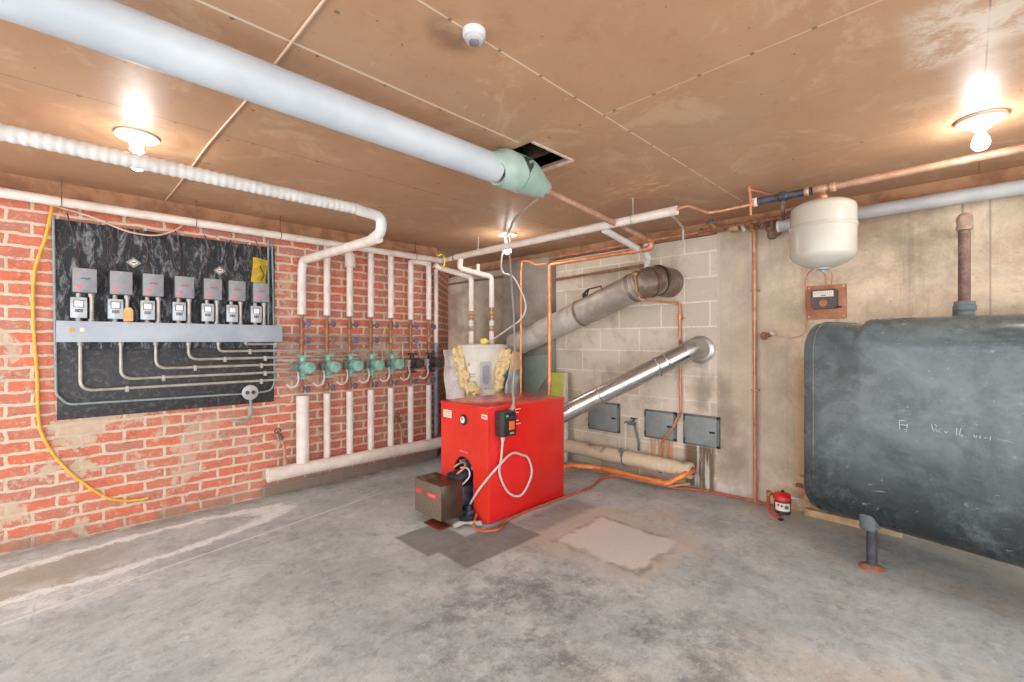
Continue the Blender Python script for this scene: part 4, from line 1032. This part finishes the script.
b = MB(); b.tube(smooth_path(P), .0075, 8); lab(b.build('looped_cable', 'cable_white'), 'thin white cable looping from the middle lamp to the heater lid', 'cable')

# ================================================================ FLUES
t = empty('old_flue', (3.7, 2.8, 1.2)); lab(t, 'wide dull grey flue pipe slanting up to the block wall', 'flue pipe')
fr = .127
A, B = V((3.66, 3.62, 1.252)), V((3.66, 2.07, 1.79))
dv = (B - A).normalized()
b = MB(); b.cyl(A, A + (B - A) * .60, fr, seg=36); b.build('lower_section', 'pale_galvanised', t)
b = MB(); b.cyl(A + (B - A) * .59, B + dv * .03, fr + .003, seg=36); b.build('upper_section', 'old_galvanised', t)
for f in (.60, .97):
    b = MB(); b.lathe([(fr + .002, -.02), (fr + .008, -.012), (fr + .008, .012), (fr + .002, .02)], A + (B - A) * f, dv, 36); b.build('seam_band', 'sooty_galvanised', t)
b = MB(); pe = [B, B + dv * .05, B + dv * .09 + V((.05, 0, 0)), B + dv * .125 + V((.13, 0, .01)), B + dv * .135 + V((.25, 0, .0)), B + dv * .138 + V((.345, 0, 0))]
b.tube(pe[:4], fr + .004, 30); e1 = b.build('elbow', 'sooty_galvanised', t)
b = MB(); b.tube(pe[3:], fr + .006, 30); b.build('wall_thimble', 'sooty_galvanised', t)
b = MB(); b.torus(pe[3], (pe[4] - pe[2]), fr + .006, .006, 30, 8); b.torus(pe[2], (pe[3] - pe[1]), fr + .006, .005, 30, 8); b.build('gore_seam', 'meter_brown', e1)
b = MB(); q = A + (B - A) * .67 + V((-.06, 0, .125)); b.cyl(q, q + V((0, -.02, .06)), .007); b.cyl(q + V((0, -.02, .06)), q + V((0, -.16, .075)), .007); b.cyl(q + V((0, -.16, .075)), q + V((0, -.17, .03)), .006); b.cyl(q + V((0, .05, .01)), q + V((0, -.02, .06)), .010)
b.sphere(q + V((0, .03, .0)), .024, seg=10); b.build('damper_arm', 'near_black', t)
b = MB(); q = B + dv * .04 + V((-.11, 0, .075)); b.lathe([(.03, 0), (.03, .02), (.02, .03)], q, (-1, 0, .6), 14); b.cyl(q + V((-.02, 0, .01)), q + V((-.03, -.03, -.16)), .012); b.build('draft_lever', 'brass', t)
b = MB(); b.cyl((3.95, 3.30, 1.985), (3.94, 2.16, 2.02), .014, seg=10); lab(b.build('rusty_rod', 'rust'), 'rusty iron rod along the block wall above the old flue', 'rod')
b = MB(); b.pipe([(3.60, 2.03, 1.93), (3.60, 2.03, 1.665), (3.965, 1.84, 1.64), (3.968, 1.832, 1.60), (3.968, 1.822, .66), (3.945, 1.88, .52), (3.93, 1.99, .36), (3.92, 2.0, .235)], .012, .03, 10)
t = b.build('relief_line', 'copper'); lab(t, 'thin copper line from the flue elbow down past the cleanout doors', 'pipe')
b = MB(); b.lathe([(.012, -.025), (.02, -.02), (.02, .02), (.012, .025)], (3.968, 1.83, 1.51), (0, 0, 1), 10); b.cyl((3.968, 1.83, 1.51), (3.968, 1.80, 1.505), .013, seg=8); b.build('coupling', 'bright_copper', t)

t = empty('new_flue', (3.4, 2.2, .6)); lab(t, 'shiny silver flue pipe rising from the red boiler to the block wall', 'flue pipe')
sr = .08
A, B = V((3.08, 2.695, .557)), V((3.868, 1.715, 1.207))
dv = (B - A).normalized()
b = MB(); b.tube([A, A + (B - A) * .82], sr, 32); b.cyl(V((2.998, 2.72, .54)), V((3.08, 2.72, .54)), sr); b.sphere(A, sr * 1.02, seg=24); b.build('lower_section', 'shiny_galvanised', t)
b = MB(); b.tube([A + (B - A) * .80, B], sr + .003, 32); b.build('upper_section', 'shiny_galvanised', t)
for f in (.40, .80, .86):
    b = MB(); b.torus(A + (B - A) * f, dv, sr + .003, .006, 32, 8); b.build('crimp', 'shiny_galvanised', t)
b = MB(); b.sphere(A + (B - A) * .82 + V((-.02, -.02, -.085)), .008); b.build('screw', 'near_black', t)
pe = [B - dv * .012, B + dv * .045, V((3.945, 1.657, 1.235)), V((4.0, 1.645, 1.225))]
b = MB(); b.tube(fillet(pe, .05), sr + .006, 32); b.build('elbow', 'satin_galvanised', t)
b = MB(); b.lathe([(sr + .042, 0), (sr + .042, .010), (sr + .012, .03)], (4.0, 1.655, 1.225), (-1, 0, 0), 36); b.build('wall_collar', 'satin_galvanised', t)

# cleanout doors
def cleanout(y0, y1, z0, z1, label):
    t = empty('cleanout_door', (XB, (y0 + y1) / 2, z0)); lab(t, label, 'cleanout door', 'cleanout doors in the block wall')
    b = MB(); x = XB
    for a in ((y0, z0, y1, z0 + .022), (y0, z1 - .022, y1, z1), (y0, z0, y0 + .022, z1), (y1 - .022, z0, y1, z1)): b.box(x - .03, a[0], a[1], x, a[2], a[3], .002)
    b.build('frame', 'door_edge', t)
    b = MB(); b.box(x - .042, y0 + .016, z0 + .016, x - .02, y1 - .016, z1 - .016, .005); d = b.build('door', 'door_grey', t)
    b = MB(); b.box(x - .052, y0 + .03, (z0 + z1) / 2 - .008, x - .04, y0 + .075, (z0 + z1) / 2 + .008, .003); b.cyl((x - .04, y0 + .06, (z0 + z1) / 2), (x - .058, y0 + .06, (z0 + z1) / 2), .008); b.build('latch', 'near_black', d)
    for zz in (z0 + .045, z1 - .045):
        b = MB(); b.cyl((x - .04, y1 - .014, zz - .016), (x - .04, y1 - .014, zz + .016), .008, seg=10); b.build('hinge', 'near_black', d)
cleanout(2.46, 2.83, .375, .67, 'grey steel cleanout door partly behind the shiny flue')
cleanout(1.87, 2.18, .385, .648, 'grey steel cleanout door between the spigot and copper line')
cleanout(1.487, 1.80, .383, .65, 'grey steel cleanout door above the white and brown wall stains')

# spigot on the wall
t = empty('spigot', (3.93, 2.3, .24)); lab(t, 'thin grey valve and two pipe legs on the block wall above the tan pipe', 'valve')
b = MB(); b.cyl((3.92, 2.355, .24), (3.93, 2.355, .50), .009, seg=10); b.build('left_leg', 'cable_white', t)
b = MB(); b.pipe([(3.96, 2.235, .245), (3.96, 2.235, .33), (3.94, 2.275, .50)], .011, .03, 10); b.build('right_leg', 'mount_grey', t)
b = MB(); b.cyl((3.94, 2.37, .50), (3.94, 2.26, .50), .017, seg=10); b.cyl((3.94, 2.30, .5), (3.94, 2.27, .55), .012); v_ = b.build('valve_body', 'mount_grey', t)
b = MB(); b.box(3.93, 2.24, .548, 3.95, 2.31, .556, .002); b.build('handle', 'near_black', v_)

# floor level pipes along the wall
t = empty('floor_return_pipe', (3.87, 2.4, .11)); lab(t, 'fat tan insulated pipe along the foot of the block wall', 'pipe')
b = MB(); b.cyl((3.87, 3.28, .175), (3.87, 1.75, .180), .066, seg=26); b.build('insulation', 'tan_insulation', t)
b = MB(); b.lathe([(.068, 0), (.070, .01), (.070, .085), (.05, .092), (.03, .093)], (3.87, 1.765, .18), (0, -1, 0), 26); e_ = b.build('end_cap', 'tan_insulation', t)
b = MB(); b.lathe([(.038, .092), (.038, .10)], (3.87, 1.765, .18), (0, -1, 0), 18); b.build('cap_plug', 'rust', e_)
b = MB(); b.torus((3.87, 2.33, .177), (0, 1, 0), .068, .006, 26, 8); b.cyl((3.80, 2.33, .2), (3.80, 2.33, .25), .012); b.sphere((3.80, 2.335, .255), .022, seg=10); b.build('clamp', 'mount_grey', t)
for yy in (2.95, 1.97):
    b = MB(); b.box(3.90, yy, .09, 3.998, yy + .03, .15, .003); b.build('wall_bracket', 'mount_grey', t)
t = empty('copper_return', (3.7, 2.2, .05)); lab(t, 'bright orange copper pipe on the floor elbowing into the tan pipe', 'pipe')
b = MB(); b.pipe([(3.0, 2.62, .16), (3.45, 2.66, .12), (3.70, 2.50, .075), (3.70, 1.82, .075), (3.80, 1.70, .165), (3.87, 1.66, .18)], .0225, .05, 16); b.build('run', 'orange_copper', t)
for (p, q) in (((3.70, 1.93, .075), (3.70, 1.87, .075)), ((3.745, 1.765, .115), (3.785, 1.715, .15)), ((3.70, 2.38, .075), (3.70, 2.31, .075))):
    b = MB(); b.cyl(p, q, .0275, seg=16); b.build('coupling', 'orange_copper', t)
b = MB(); b.cyl((3.70, 2.40, .075), (3.70, 2.40, 0), .006, seg=8); b.build('prop', 'mount_grey', t)
b = MB(); b.pipe([(3.0, 2.75, .09), (3.72, 2.74, .03), (3.77, 1.85, .03), (3.86, 1.69, .07)], .013, .06, 12); lab(b.build('lower_copper_pipe', 'dull_copper'), 'dull copper pipe lying on the floor under the orange one', 'pipe')
P = [(2.12, 2.48, .06), (2.03, 2.40, .016), (2.06, 2.30, .012), (2.15, 2.27, .012), (2.253, 2.33, .012), (2.45, 2.355, .012), (2.70, 2.355, .012), (2.98, 2.352, .012), (3.304, 2.337, .015), (3.60, 2.41, .014), (3.76, 2.35, .014), (3.80, 2.1, .014), (3.81, 1.85, .015), (3.88, 1.707, .016), (3.94, 1.453, .016), (3.955, 1.2, .016), (3.93, 1.03, .016), (3.80, .99, .02)]
b = MB(); b.tube(smooth_path(P), .010, 8); lab(b.build('oil_line', 'oil_line'), 'orange coated oil line along the floor from boiler to filter', 'oil line')
b = MB(); b.pipe([(3.955, 1.20, 0), (3.955, 1.203, 1.2), (3.96, 1.21, 2.20)], .014, 0, 12); t = b.build('wall_copper_pipe', 'copper'); lab(t, 'upright copper pipe on the poured wall left of the cream tank', 'pipe')
for zz in (.9, 1.7):
    b = MB(); b.box(3.945, 1.175, zz, 4.0, 1.232, zz + .012, .002); b.build('strap', 'dull_copper', t)

# oil filter
fx, fy = 3.72, .945
t = empty('oil_filter', (fx, fy, .05)); lab(t, 'red topped oil filter canister with white label beside the tank', 'oil filter')
b = MB(); b.lathe([(.03, .045), (.05, .055), (.053, .07), (.053, .15), (.05, .155)], (fx, fy, 0), (0, 0, 1), 28); b.build('canister', 'charcoal_plastic', t)
b = MB(); b.lathe([(.056, .152), (.06, .157), (.06, .172), (.05, .192), (.03, .203), (.01, .206)], (fx, fy, 0), (0, 0, 1), 28); b.cyl((fx, fy + .05, .178), (fx, fy - .05, .178), .02); c_ = b.build('cap', 'filter_red', t)
b = MB(); b.cyl((fx, fy, .204), (fx, fy, .218), .011, seg=6); b.build('cap_bolt', 'near_black', c_)
b = MB(); g = []
ca = math.atan2(-fy, -fx)
for i in range(13):
    a = ca - .95 + 1.9 * i / 12; g.append([b.b.verts.new((fx + .0545 * math.cos(a), fy + .0545 * math.sin(a), z)) for z in (.082, .138)])
fs = [b.b.faces.new((g[i][0], g[i + 1][0], g[i + 1][1], g[i][1])) for i in range(12)]
bmesh.ops.recalc_face_normals(b.b, faces=fs); bmesh.ops.solidify(b.b, geom=fs, thickness=.001); lb = b.build('label', 'label_white', t)
for (a, r) in ((.45, .014),):
    d_ = V((math.cos(ca + a), math.sin(ca + a), 0)); b = MB(); b.lathe([(r, 0), (r, .003)], V((fx, fy, .112)) + d_ * .0545, d_, 16); b.build('label_emblem', 'valve_dull_blue', lb)
for (a0, z0, m) in ((-.5, .122, 'label_red'), (-.1, .118, 'mark_grey')):
    d_ = V((math.cos(ca + a0), math.sin(ca + a0), 0)); b = MB(); b.lathe([(.009, 0), (.009, .002)], V((fx, fy, z0)) + d_ * .0545, d_, 6); b.build('label_print', m, lb)
b = MB(); b.pipe([(fx, fy + .055, .178), (fx - .01, fy + .095, .178), (fx - .01, fy + .085, .05), (fx - .02, fy + .04, .022), (fx - .01, fy, .02), (fx, fy, .05)], .011, .04, 10); b.build('hose', 'hose_red', t)
b = MB(); b.lathe([(.014, -.018), (.02, -.012), (.02, .012), (.014, .018)], (fx - .005, fy + .09, .178), (0, 0, 1), 8); b.build('elbow', 'brass', t)
b = MB(); b.lathe([(.012, -.02), (.018, -.016), (.018, .0), (.008, .012)], (fx - .01, fy + .01, .018), (0, 0, 1), 8); b.build('drain_plug', 'near_black', t)
b = MB(); b.cyl((fx, fy - .05, .178), (fx + .005, fy - .10, .178), .010); b.build('outlet', 'conduit_steel', t)

# ================================================================ OIL TANK
TR = .36; TB, TT = .235, 1.43
t = empty('oil_tank', (3.57, .385, 0), math.radians(-14), local=True); lab(t, 'big scuffed slate grey oil tank on iron legs by the poured wall', 'oil tank')
def ob(sx, top, n=8, bot=TB):
    w = TR * sx; r = .17 * sx; o = []
    for (cx, cz, a0) in ((w - r, top - r, 0), (-w + r, top - r, PI / 2), (-w + r, bot + r, PI), (w - r, bot + r, 1.5 * PI)):
        for k in range(n + 1):
            a = a0 + PI / 2 * k / n; o.append((cx + r * math.cos(a), cz + r * math.sin(a)))
    return o
def loft(rings):
    b = MB(); R = [[b.b.verts.new((x, y, z)) for x, z in pr] for y, pr in rings]
    b._faces(R); return b
rg = [(.262, ob(.86, TT - .07, bot=TB + .055)), (.26, ob(.95, TT - .035, bot=TB + .025)), (.245, ob(.98, TT - .02, bot=TB + .008)), (.21, ob(.992, TT - .012)), (.10, ob(.995, TT - .022)), (.0, ob(.995, TT - .036)), (-.01, ob(.997, TT - .034)), (-.035, ob(1, TT - .004)), (-.05, ob(1, TT))]
rg += [(-.05 - .13 * k, ob(1, TT)) for k in range(1, 10)]
rg += [(-1.26, ob(.992, TT - .01)), (-1.30, ob(.97, TT - .03, bot=TB + .01)), (-1.32, ob(.85, TT - .08, bot=TB + .05))]
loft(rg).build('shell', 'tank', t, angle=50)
es = [V((x * 1.003, .20, z)) for x, z in ob(.994, TT - .012, bot=TB)]
b = MB(); b.tube(es + [es[0]], .005, 6); b.build('end_seam', 'tank', t)
def leg(x, y, fr=.062):
    b = MB(); b.cyl((x, y, .015), (x, y, .30), .026, seg=18); l = b.build('leg', 'dark_iron', t)
    b = MB(); b.lathe([(fr, 0), (fr, .008), (fr * .8, .016), (.030, .024)], (x, y, 0), (0, 0, 1), 22); b.build('foot', 'rust', l)
    b = MB(); b.lathe([(.040, .245), (.040, .27), (.044, .275), (.044, .36), (.036, .37)], (x, y, 0), (0, 0, 1), 20); b.box(x - (.075 if x < 0 else .038), y - .04, .225, x + .04, y + .04, .335, .022, 3); b.build('leg_socket', 'mount_grey', l)
for (x, y) in ((-.262, -.065), (.153, .0906), (-.262, -1.02), (.19, -1.02)): leg(x, y, .062 if x < 0 else .034)
b = MB(); b.box(-.17, -.26, .215, -.10, -.03, .240, .004); b.build('bottom_bracket', 'mount_grey', t)
# valve towards the filter
b = MB(); b.cyl((.06, .25, .285), (.04, .50, .275), .015, seg=10); b.lathe([(.014, -.03), (.022, -.02), (.022, .015), (.012, .05)], (.045, .43, .28), (0, 0, 1), 10); v_ = b.build('outlet_valve', 'rust', t)
b = MB(); b.box(.015, .395, .345, .075, .465, .354, .003); b.cyl((.045, .43, .32), (.045, .43, .35), .007, seg=8); b.build('handle', 'rust', v_)
# fill opening collar
b = MB(); b.lathe([(.05, 0), (.05, .012), (.04, .016), (.04, .035), (.046, .039), (.046, .062), (.042, .066), (.042, .085)], (-.07, -.405, TT - .005), (0, 0, 1), 28); b.build('fill_collar', 'mount_grey', t)
b = MB(); b.box(-.015, -.38, TT - .01, .03, -.34, TT + .06, .006); b.build('gauge_guard', 'mount_grey', t)
# chalk marks
def chalk(name, strokes):
    b = MB()
    for s in strokes: b.tube([(-TR + .0003, y, z) for y, z in s], .0016, 5)
    return plab(b.build(name, 'chalk', t), 'white chalk marks on the tank side')
def ch(name, strokes, y0, z0=.83, k=.62): chalk(name, [[(y0 + (y + .0) * k, z0 + (z - .965) * k) for y, z in st] for st in strokes])
Y0 = -.225
ch('chalk_letter', [[(0, 1.045), (0, .965)], [(0, 1.045), (-.035, 1.045)], [(0, 1.008), (-.055, 1.008)], [(-.055, 1.02), (-.05, .985)], [(-.03, .972), (-.05, .97), (-.045, .955)]], Y0)
ch('chalk_scribble', [[(0, 1.04), (-.01, 1.0), (-.02, .985), (-.025, 1.02), (-.035, .985), (-.045, 1.005), (-.055, .985)], [(-.02, 1.045), (-.035, 1.03)], [(-.08, 1.0), (-.09, .985), (-.10, 1.002)]], Y0 - .13)
ch('chalk_figure', [[(0, 1.035), (0, .98)], [(-.025, 1.04), (-.015, .985), (-.03, .975), (-.032, .988)]], Y0 - .225)
ch('chalk_figure', [[(0, 1.0), (-.005, .985), (-.015, .985), (-.017, 1.0)], [(-.035, 1.0), (-.035, .98)], [(-.055, .988), (-.075, .988)], [(-.09, 1.0), (-.09, .975)]], Y0 - .285)

# fill pipe to the wall
t = empty('tank_fill_pipe', (3.40, .01, 1.5)); lab(t, 'rusty brown fill pipe rising from the tank top with a pale elbow', 'pipe')
b = MB(); b.cyl((3.40, .01, 1.47), (3.40, .01, 1.90), .0245, seg=20); b.build('pipe', 'rusty_iron', t)
b = MB(); b.lathe([(.026, 0), (.034, .004), (.034, .022), (.029, .026)], (3.40, .01, 1.885), (0, 0, 1), 20); b.tube(fillet([(3.40, .01, 1.90), (3.40, .01, 1.955), (3.47, .01, 1.955)], .05), .03, 18); b.lathe([(.034, 0), (.034, .03)], (3.45, .01, 1.955), (1, 0, 0), 20); b.build('elbow', 'elbow_tan', t)
b = MB(); b.cyl((3.46, .01, 1.955), (4.0, .01, 1.96), .0245, seg=16); b.build('wall_run', 'rusty_iron', t)

# wooden ledge behind the tank
t = empty('timber_ledge', (3.95, .5, 0)); lab(t, 'low pale timber ledge along the wall foot behind the oil tank', 'ledge')
b = MB(); b.box(3.93, .30, .12, 3.998, .86, .15, .003); b.build('top_rail', 'ledge_wood', t)
b = MB(); b.box(3.94, .30, .0, 3.998, .86, .05, .003); b.build('bottom_rail', 'ledge_wood', t)
for yy in (.72, .34):
    b = MB(); b.box(3.935, yy, .05, 3.998, yy + .04, .12, .002); b.build('post', 'mount_grey', t)

# ================================================================ CREAM EXPANSION TANK
ex, ey = 3.33, .628
t = empty('expansion_tank', (ex, ey, 1.75)); lab(t, 'cream white expansion tank hanging from the copper line under the ceiling', 'tank')
b = MB()
pr = [(.02, 1.742), (.07, 1.752), (.12, 1.775), (.155, 1.80), (.170, 1.822), (.172, 1.835), (.172, 1.985), (.176, 1.99), (.176, 2.005), (.172, 2.01), (.172, 2.105), (.165, 2.124), (.135, 2.145), (.08, 2.157), (.02, 2.16)]
b.lathe(pr, (ex, ey, 0), (0, 0, 1), 56); b.build('shell', 'cream_tank', t)
b = MB(); b.torus((ex, ey, 1.9975), (0, 0, 1), .176, .003, 56, 8); b.build('weld_ring', 'cream_tank', t)
b = MB(); b.lathe([(.03, 2.155), (.03, 2.19), (.018, 2.20), (.018, 2.235)], (ex, ey, 0), (0, 0, 1), 16); b.build('neck', 'copper', t)
b = MB(); b.lathe([(.045, 1.748), (.04, 1.738), (.012, 1.735), (.012, 1.722)], (ex, ey, 0), (0, 0, 1), 16); b.build('air_valve', 'jacket_foil', t)

# gauge on its board
t = empty('oil_gauge', (XB, .73, 1.46)); lab(t, 'dark remote oil gauge on an orange-brown board above the tank', 'gauge')
b = MB(); b.box(XB - .02, .608, 1.462, XB, .852, 1.71, .002); b.build('mounting_board', 'gauge_board', t)
b = MB()
P = [(.655, 1.535), (.80, 1.535), (.815, 1.545), (.815, 1.665), (.80, 1.675), (.665, 1.675), (.655, 1.665)]
b.prism(P, lambda u, v: (XB - .075, u, v), lambda u, v: (XB - .019, u, v)); m_ = b.build('meter_case', 'meter_brown', t, angle=25)
b = MB(); b.box(XB - .079, .675, 1.62, XB - .074, .80, 1.663, .001); w_ = b.build('scale_window', 'label_white', m_)
b = MB()
for k in range(9): b.box(XB - .0795, .685 + k * .0125, 1.642, XB - .0788, .6868 + k * .0125, 1.654)
b.box(XB - .0795, .72, 1.628, XB - .0788, .75, 1.633); b.build('scale_marks', 'near_black', w_)
b = MB(); b.lathe([(.026, 0), (.024, .006)], (XB - .075, .735, 1.575), (-1, 0, 0), 22); b.build('badge', 'gauge_board', m_)
b = MB(); b.box(XB - .08, .63, 1.538, XB - .05, .67, 1.55, .003); b.build('side_lever', 'near_black', m_)
for (yy, zz) in ((.625, 1.48), (.835, 1.48), (.625, 1.695), (.835, 1.695)):
    b = MB(); b.sphere((XB - .02, yy, zz), .006, seg=8); b.build('screw', 'label_white', t)
b = MB(); b.tube(smooth_path([(3.975, .857, 1.40), (3.975, .857, 1.60), (3.96, .853, 1.76), (3.93, .815, 1.815), (3.90, .765, 1.82), (3.93, .725, 1.775), (3.945, .72, 1.70)]), .0042, 7)
lab(b.build('capillary_tube', 'copper'), 'thin copper capillary arching above the oil gauge on the left', 'tube')
b = MB(); b.tube(smooth_path([(3.93, .69, 1.70), (3.95, .687, 1.77), (3.93, .70, 1.80), (3.90, .745, 1.825)]), .0045, 7)
lab(b.build('capillary_tube', 'copper'), 'thin copper capillary arching above the oil gauge on the right', 'tube')
b = MB(); b.tube(smooth_path([(3.975, .857, 1.40), (3.97, .875, 1.352), (3.97, .95, 1.325), (3.965, 1.04, 1.335), (3.955, 1.09, 1.35)]), .0055, 7)
lab(b.build('gauge_line', 'cable_tan'), 'thin pale line from the gauge board to the red wall valve', 'tube')
t = empty('wall_valve', (3.97, 1.12, 1.33)); lab(t, 'small rusty red tap on the poured wall below the cream tank', 'valve')
b = MB(); b.cyl((4.0, 1.11, 1.345), (3.93, 1.11, 1.345), .016, seg=10); b.cyl((3.94, 1.14, 1.335), (3.94, 1.08, 1.352), .015, seg=10); b.build('body', 'rust', t)
b = MB(); b.torus((3.92, 1.125, 1.34), (-1, .3, 0), .026, .007, 14, 8); b.cyl((3.95, 1.115, 1.345), (3.92, 1.125, 1.34), .007)
for a in range(3): b.cyl((3.92, 1.125, 1.34), (3.92, 1.125 + .024 * math.cos(a * 2.1), 1.34 + .024 * math.sin(a * 2.1)), .005, seg=6)
b.build('handle', 'rust', t)
b = MB(); b.sphere((3.945, 1.075, 1.358), .02, (1, 1.2, .8), 10); b.build('nut', 'white_insulation', t)

# ================================================================ LAMPS AND SENSOR
def lamp(x, y, label, rim, R=.085, drop=0):
    t = empty('ceiling_lamp', (x, y, H)); lab(t, label, 'lamp', 'bare bulb lamps on the ceiling')
    b = MB(); b.lathe([(R, 0), (R, .012), (R * .97, .018), (R * .5, .02), (.042, .026), (.034, .042), (.03, .05 + drop)], (x, y, H), (0, 0, -1), 30); b.build('lampholder', 'porcelain', t)
    b = MB(); b.torus((x, y, H - .010), (0, 0, 1), R, .0045, 34, 8); b.build('rim', rim, t)
    b = MB(); b.lathe([(.0165, .046), (.0165, .062), (.014, .066)], (x, y, H - drop), (0, 0, -1), 16); b.build('bulb_cap', 'conduit_steel', t)
    b = MB(); b.lathe([(.014, .062), (.016, .072), (.026, .092), (.0315, .112), (.030, .128), (.020, .142), (.004, .148)], (x, y, H - drop), (0, 0, -1), 24); b.build('bulb', 'bulb_glow', t)
lamp(.284, 2.935, 'bare ceiling bulb on the left beside the ribbed white pipe', 'porcelain', .085, .03)
lamp(3.06, 3.12, 'bare ceiling bulb in the far corner above the boiler cables', 'porcelain', .085, .05)
lamp(3.02, -.045, 'bare ceiling bulb on the right above the oil tank', 'rose_rim')
t = empty('ceiling_sensor', (.98, 1.158, H)); lab(t, 'small round white detector on the ceiling near the top of the view', 'detector')
b = MB(); b.lathe([(.038, 0), (.038, .016), (.034, .022)], (.98, 1.158, H), (0, 0, -1), 30); b.build('base', 'sensor_white', t)
b = MB(); b.lathe([(.032, .021), (.029, .034), (.024, .037)], (.98, 1.158, H), (0, 0, -1), 30); b.build('grille_ring', 'cover_grey', t)
b = MB(); b.lathe([(.018, .036), (.016, .044), (.006, .048)], (.98, 1.158, H), (0, 0, -1), 20); b.build('lens', 'lens_grey', t)

# ================================================================ LIGHT, CAMERA
w = bpy.data.worlds.new('World'); S.world = w; w.use_nodes = True
bg = w.node_tree.nodes['Background']; bg.inputs[0].default_value = (.96, .985, 1.0, 1); bg.inputs[1].default_value = 3.4  # even white surround, added as fill light through the room's open rear
cam = bpy.data.cameras.new('camera'); co = bpy.data.objects.new('camera', cam); COL.objects.link(co)
cam.sensor_width = 36; cam.lens = 455 / 1024 * 36; cam.clip_start = .02
co.location = (0, 0, 1.3); co.rotation_euler = (PI / 2, 0, -PI / 4)
S.camera = co
vs = S.view_settings
vs.view_transform = 'Standard'; vs.look = 'None'; vs.exposure = 0.25; vs.gamma = 1.0; vs.use_curve_mapping = False
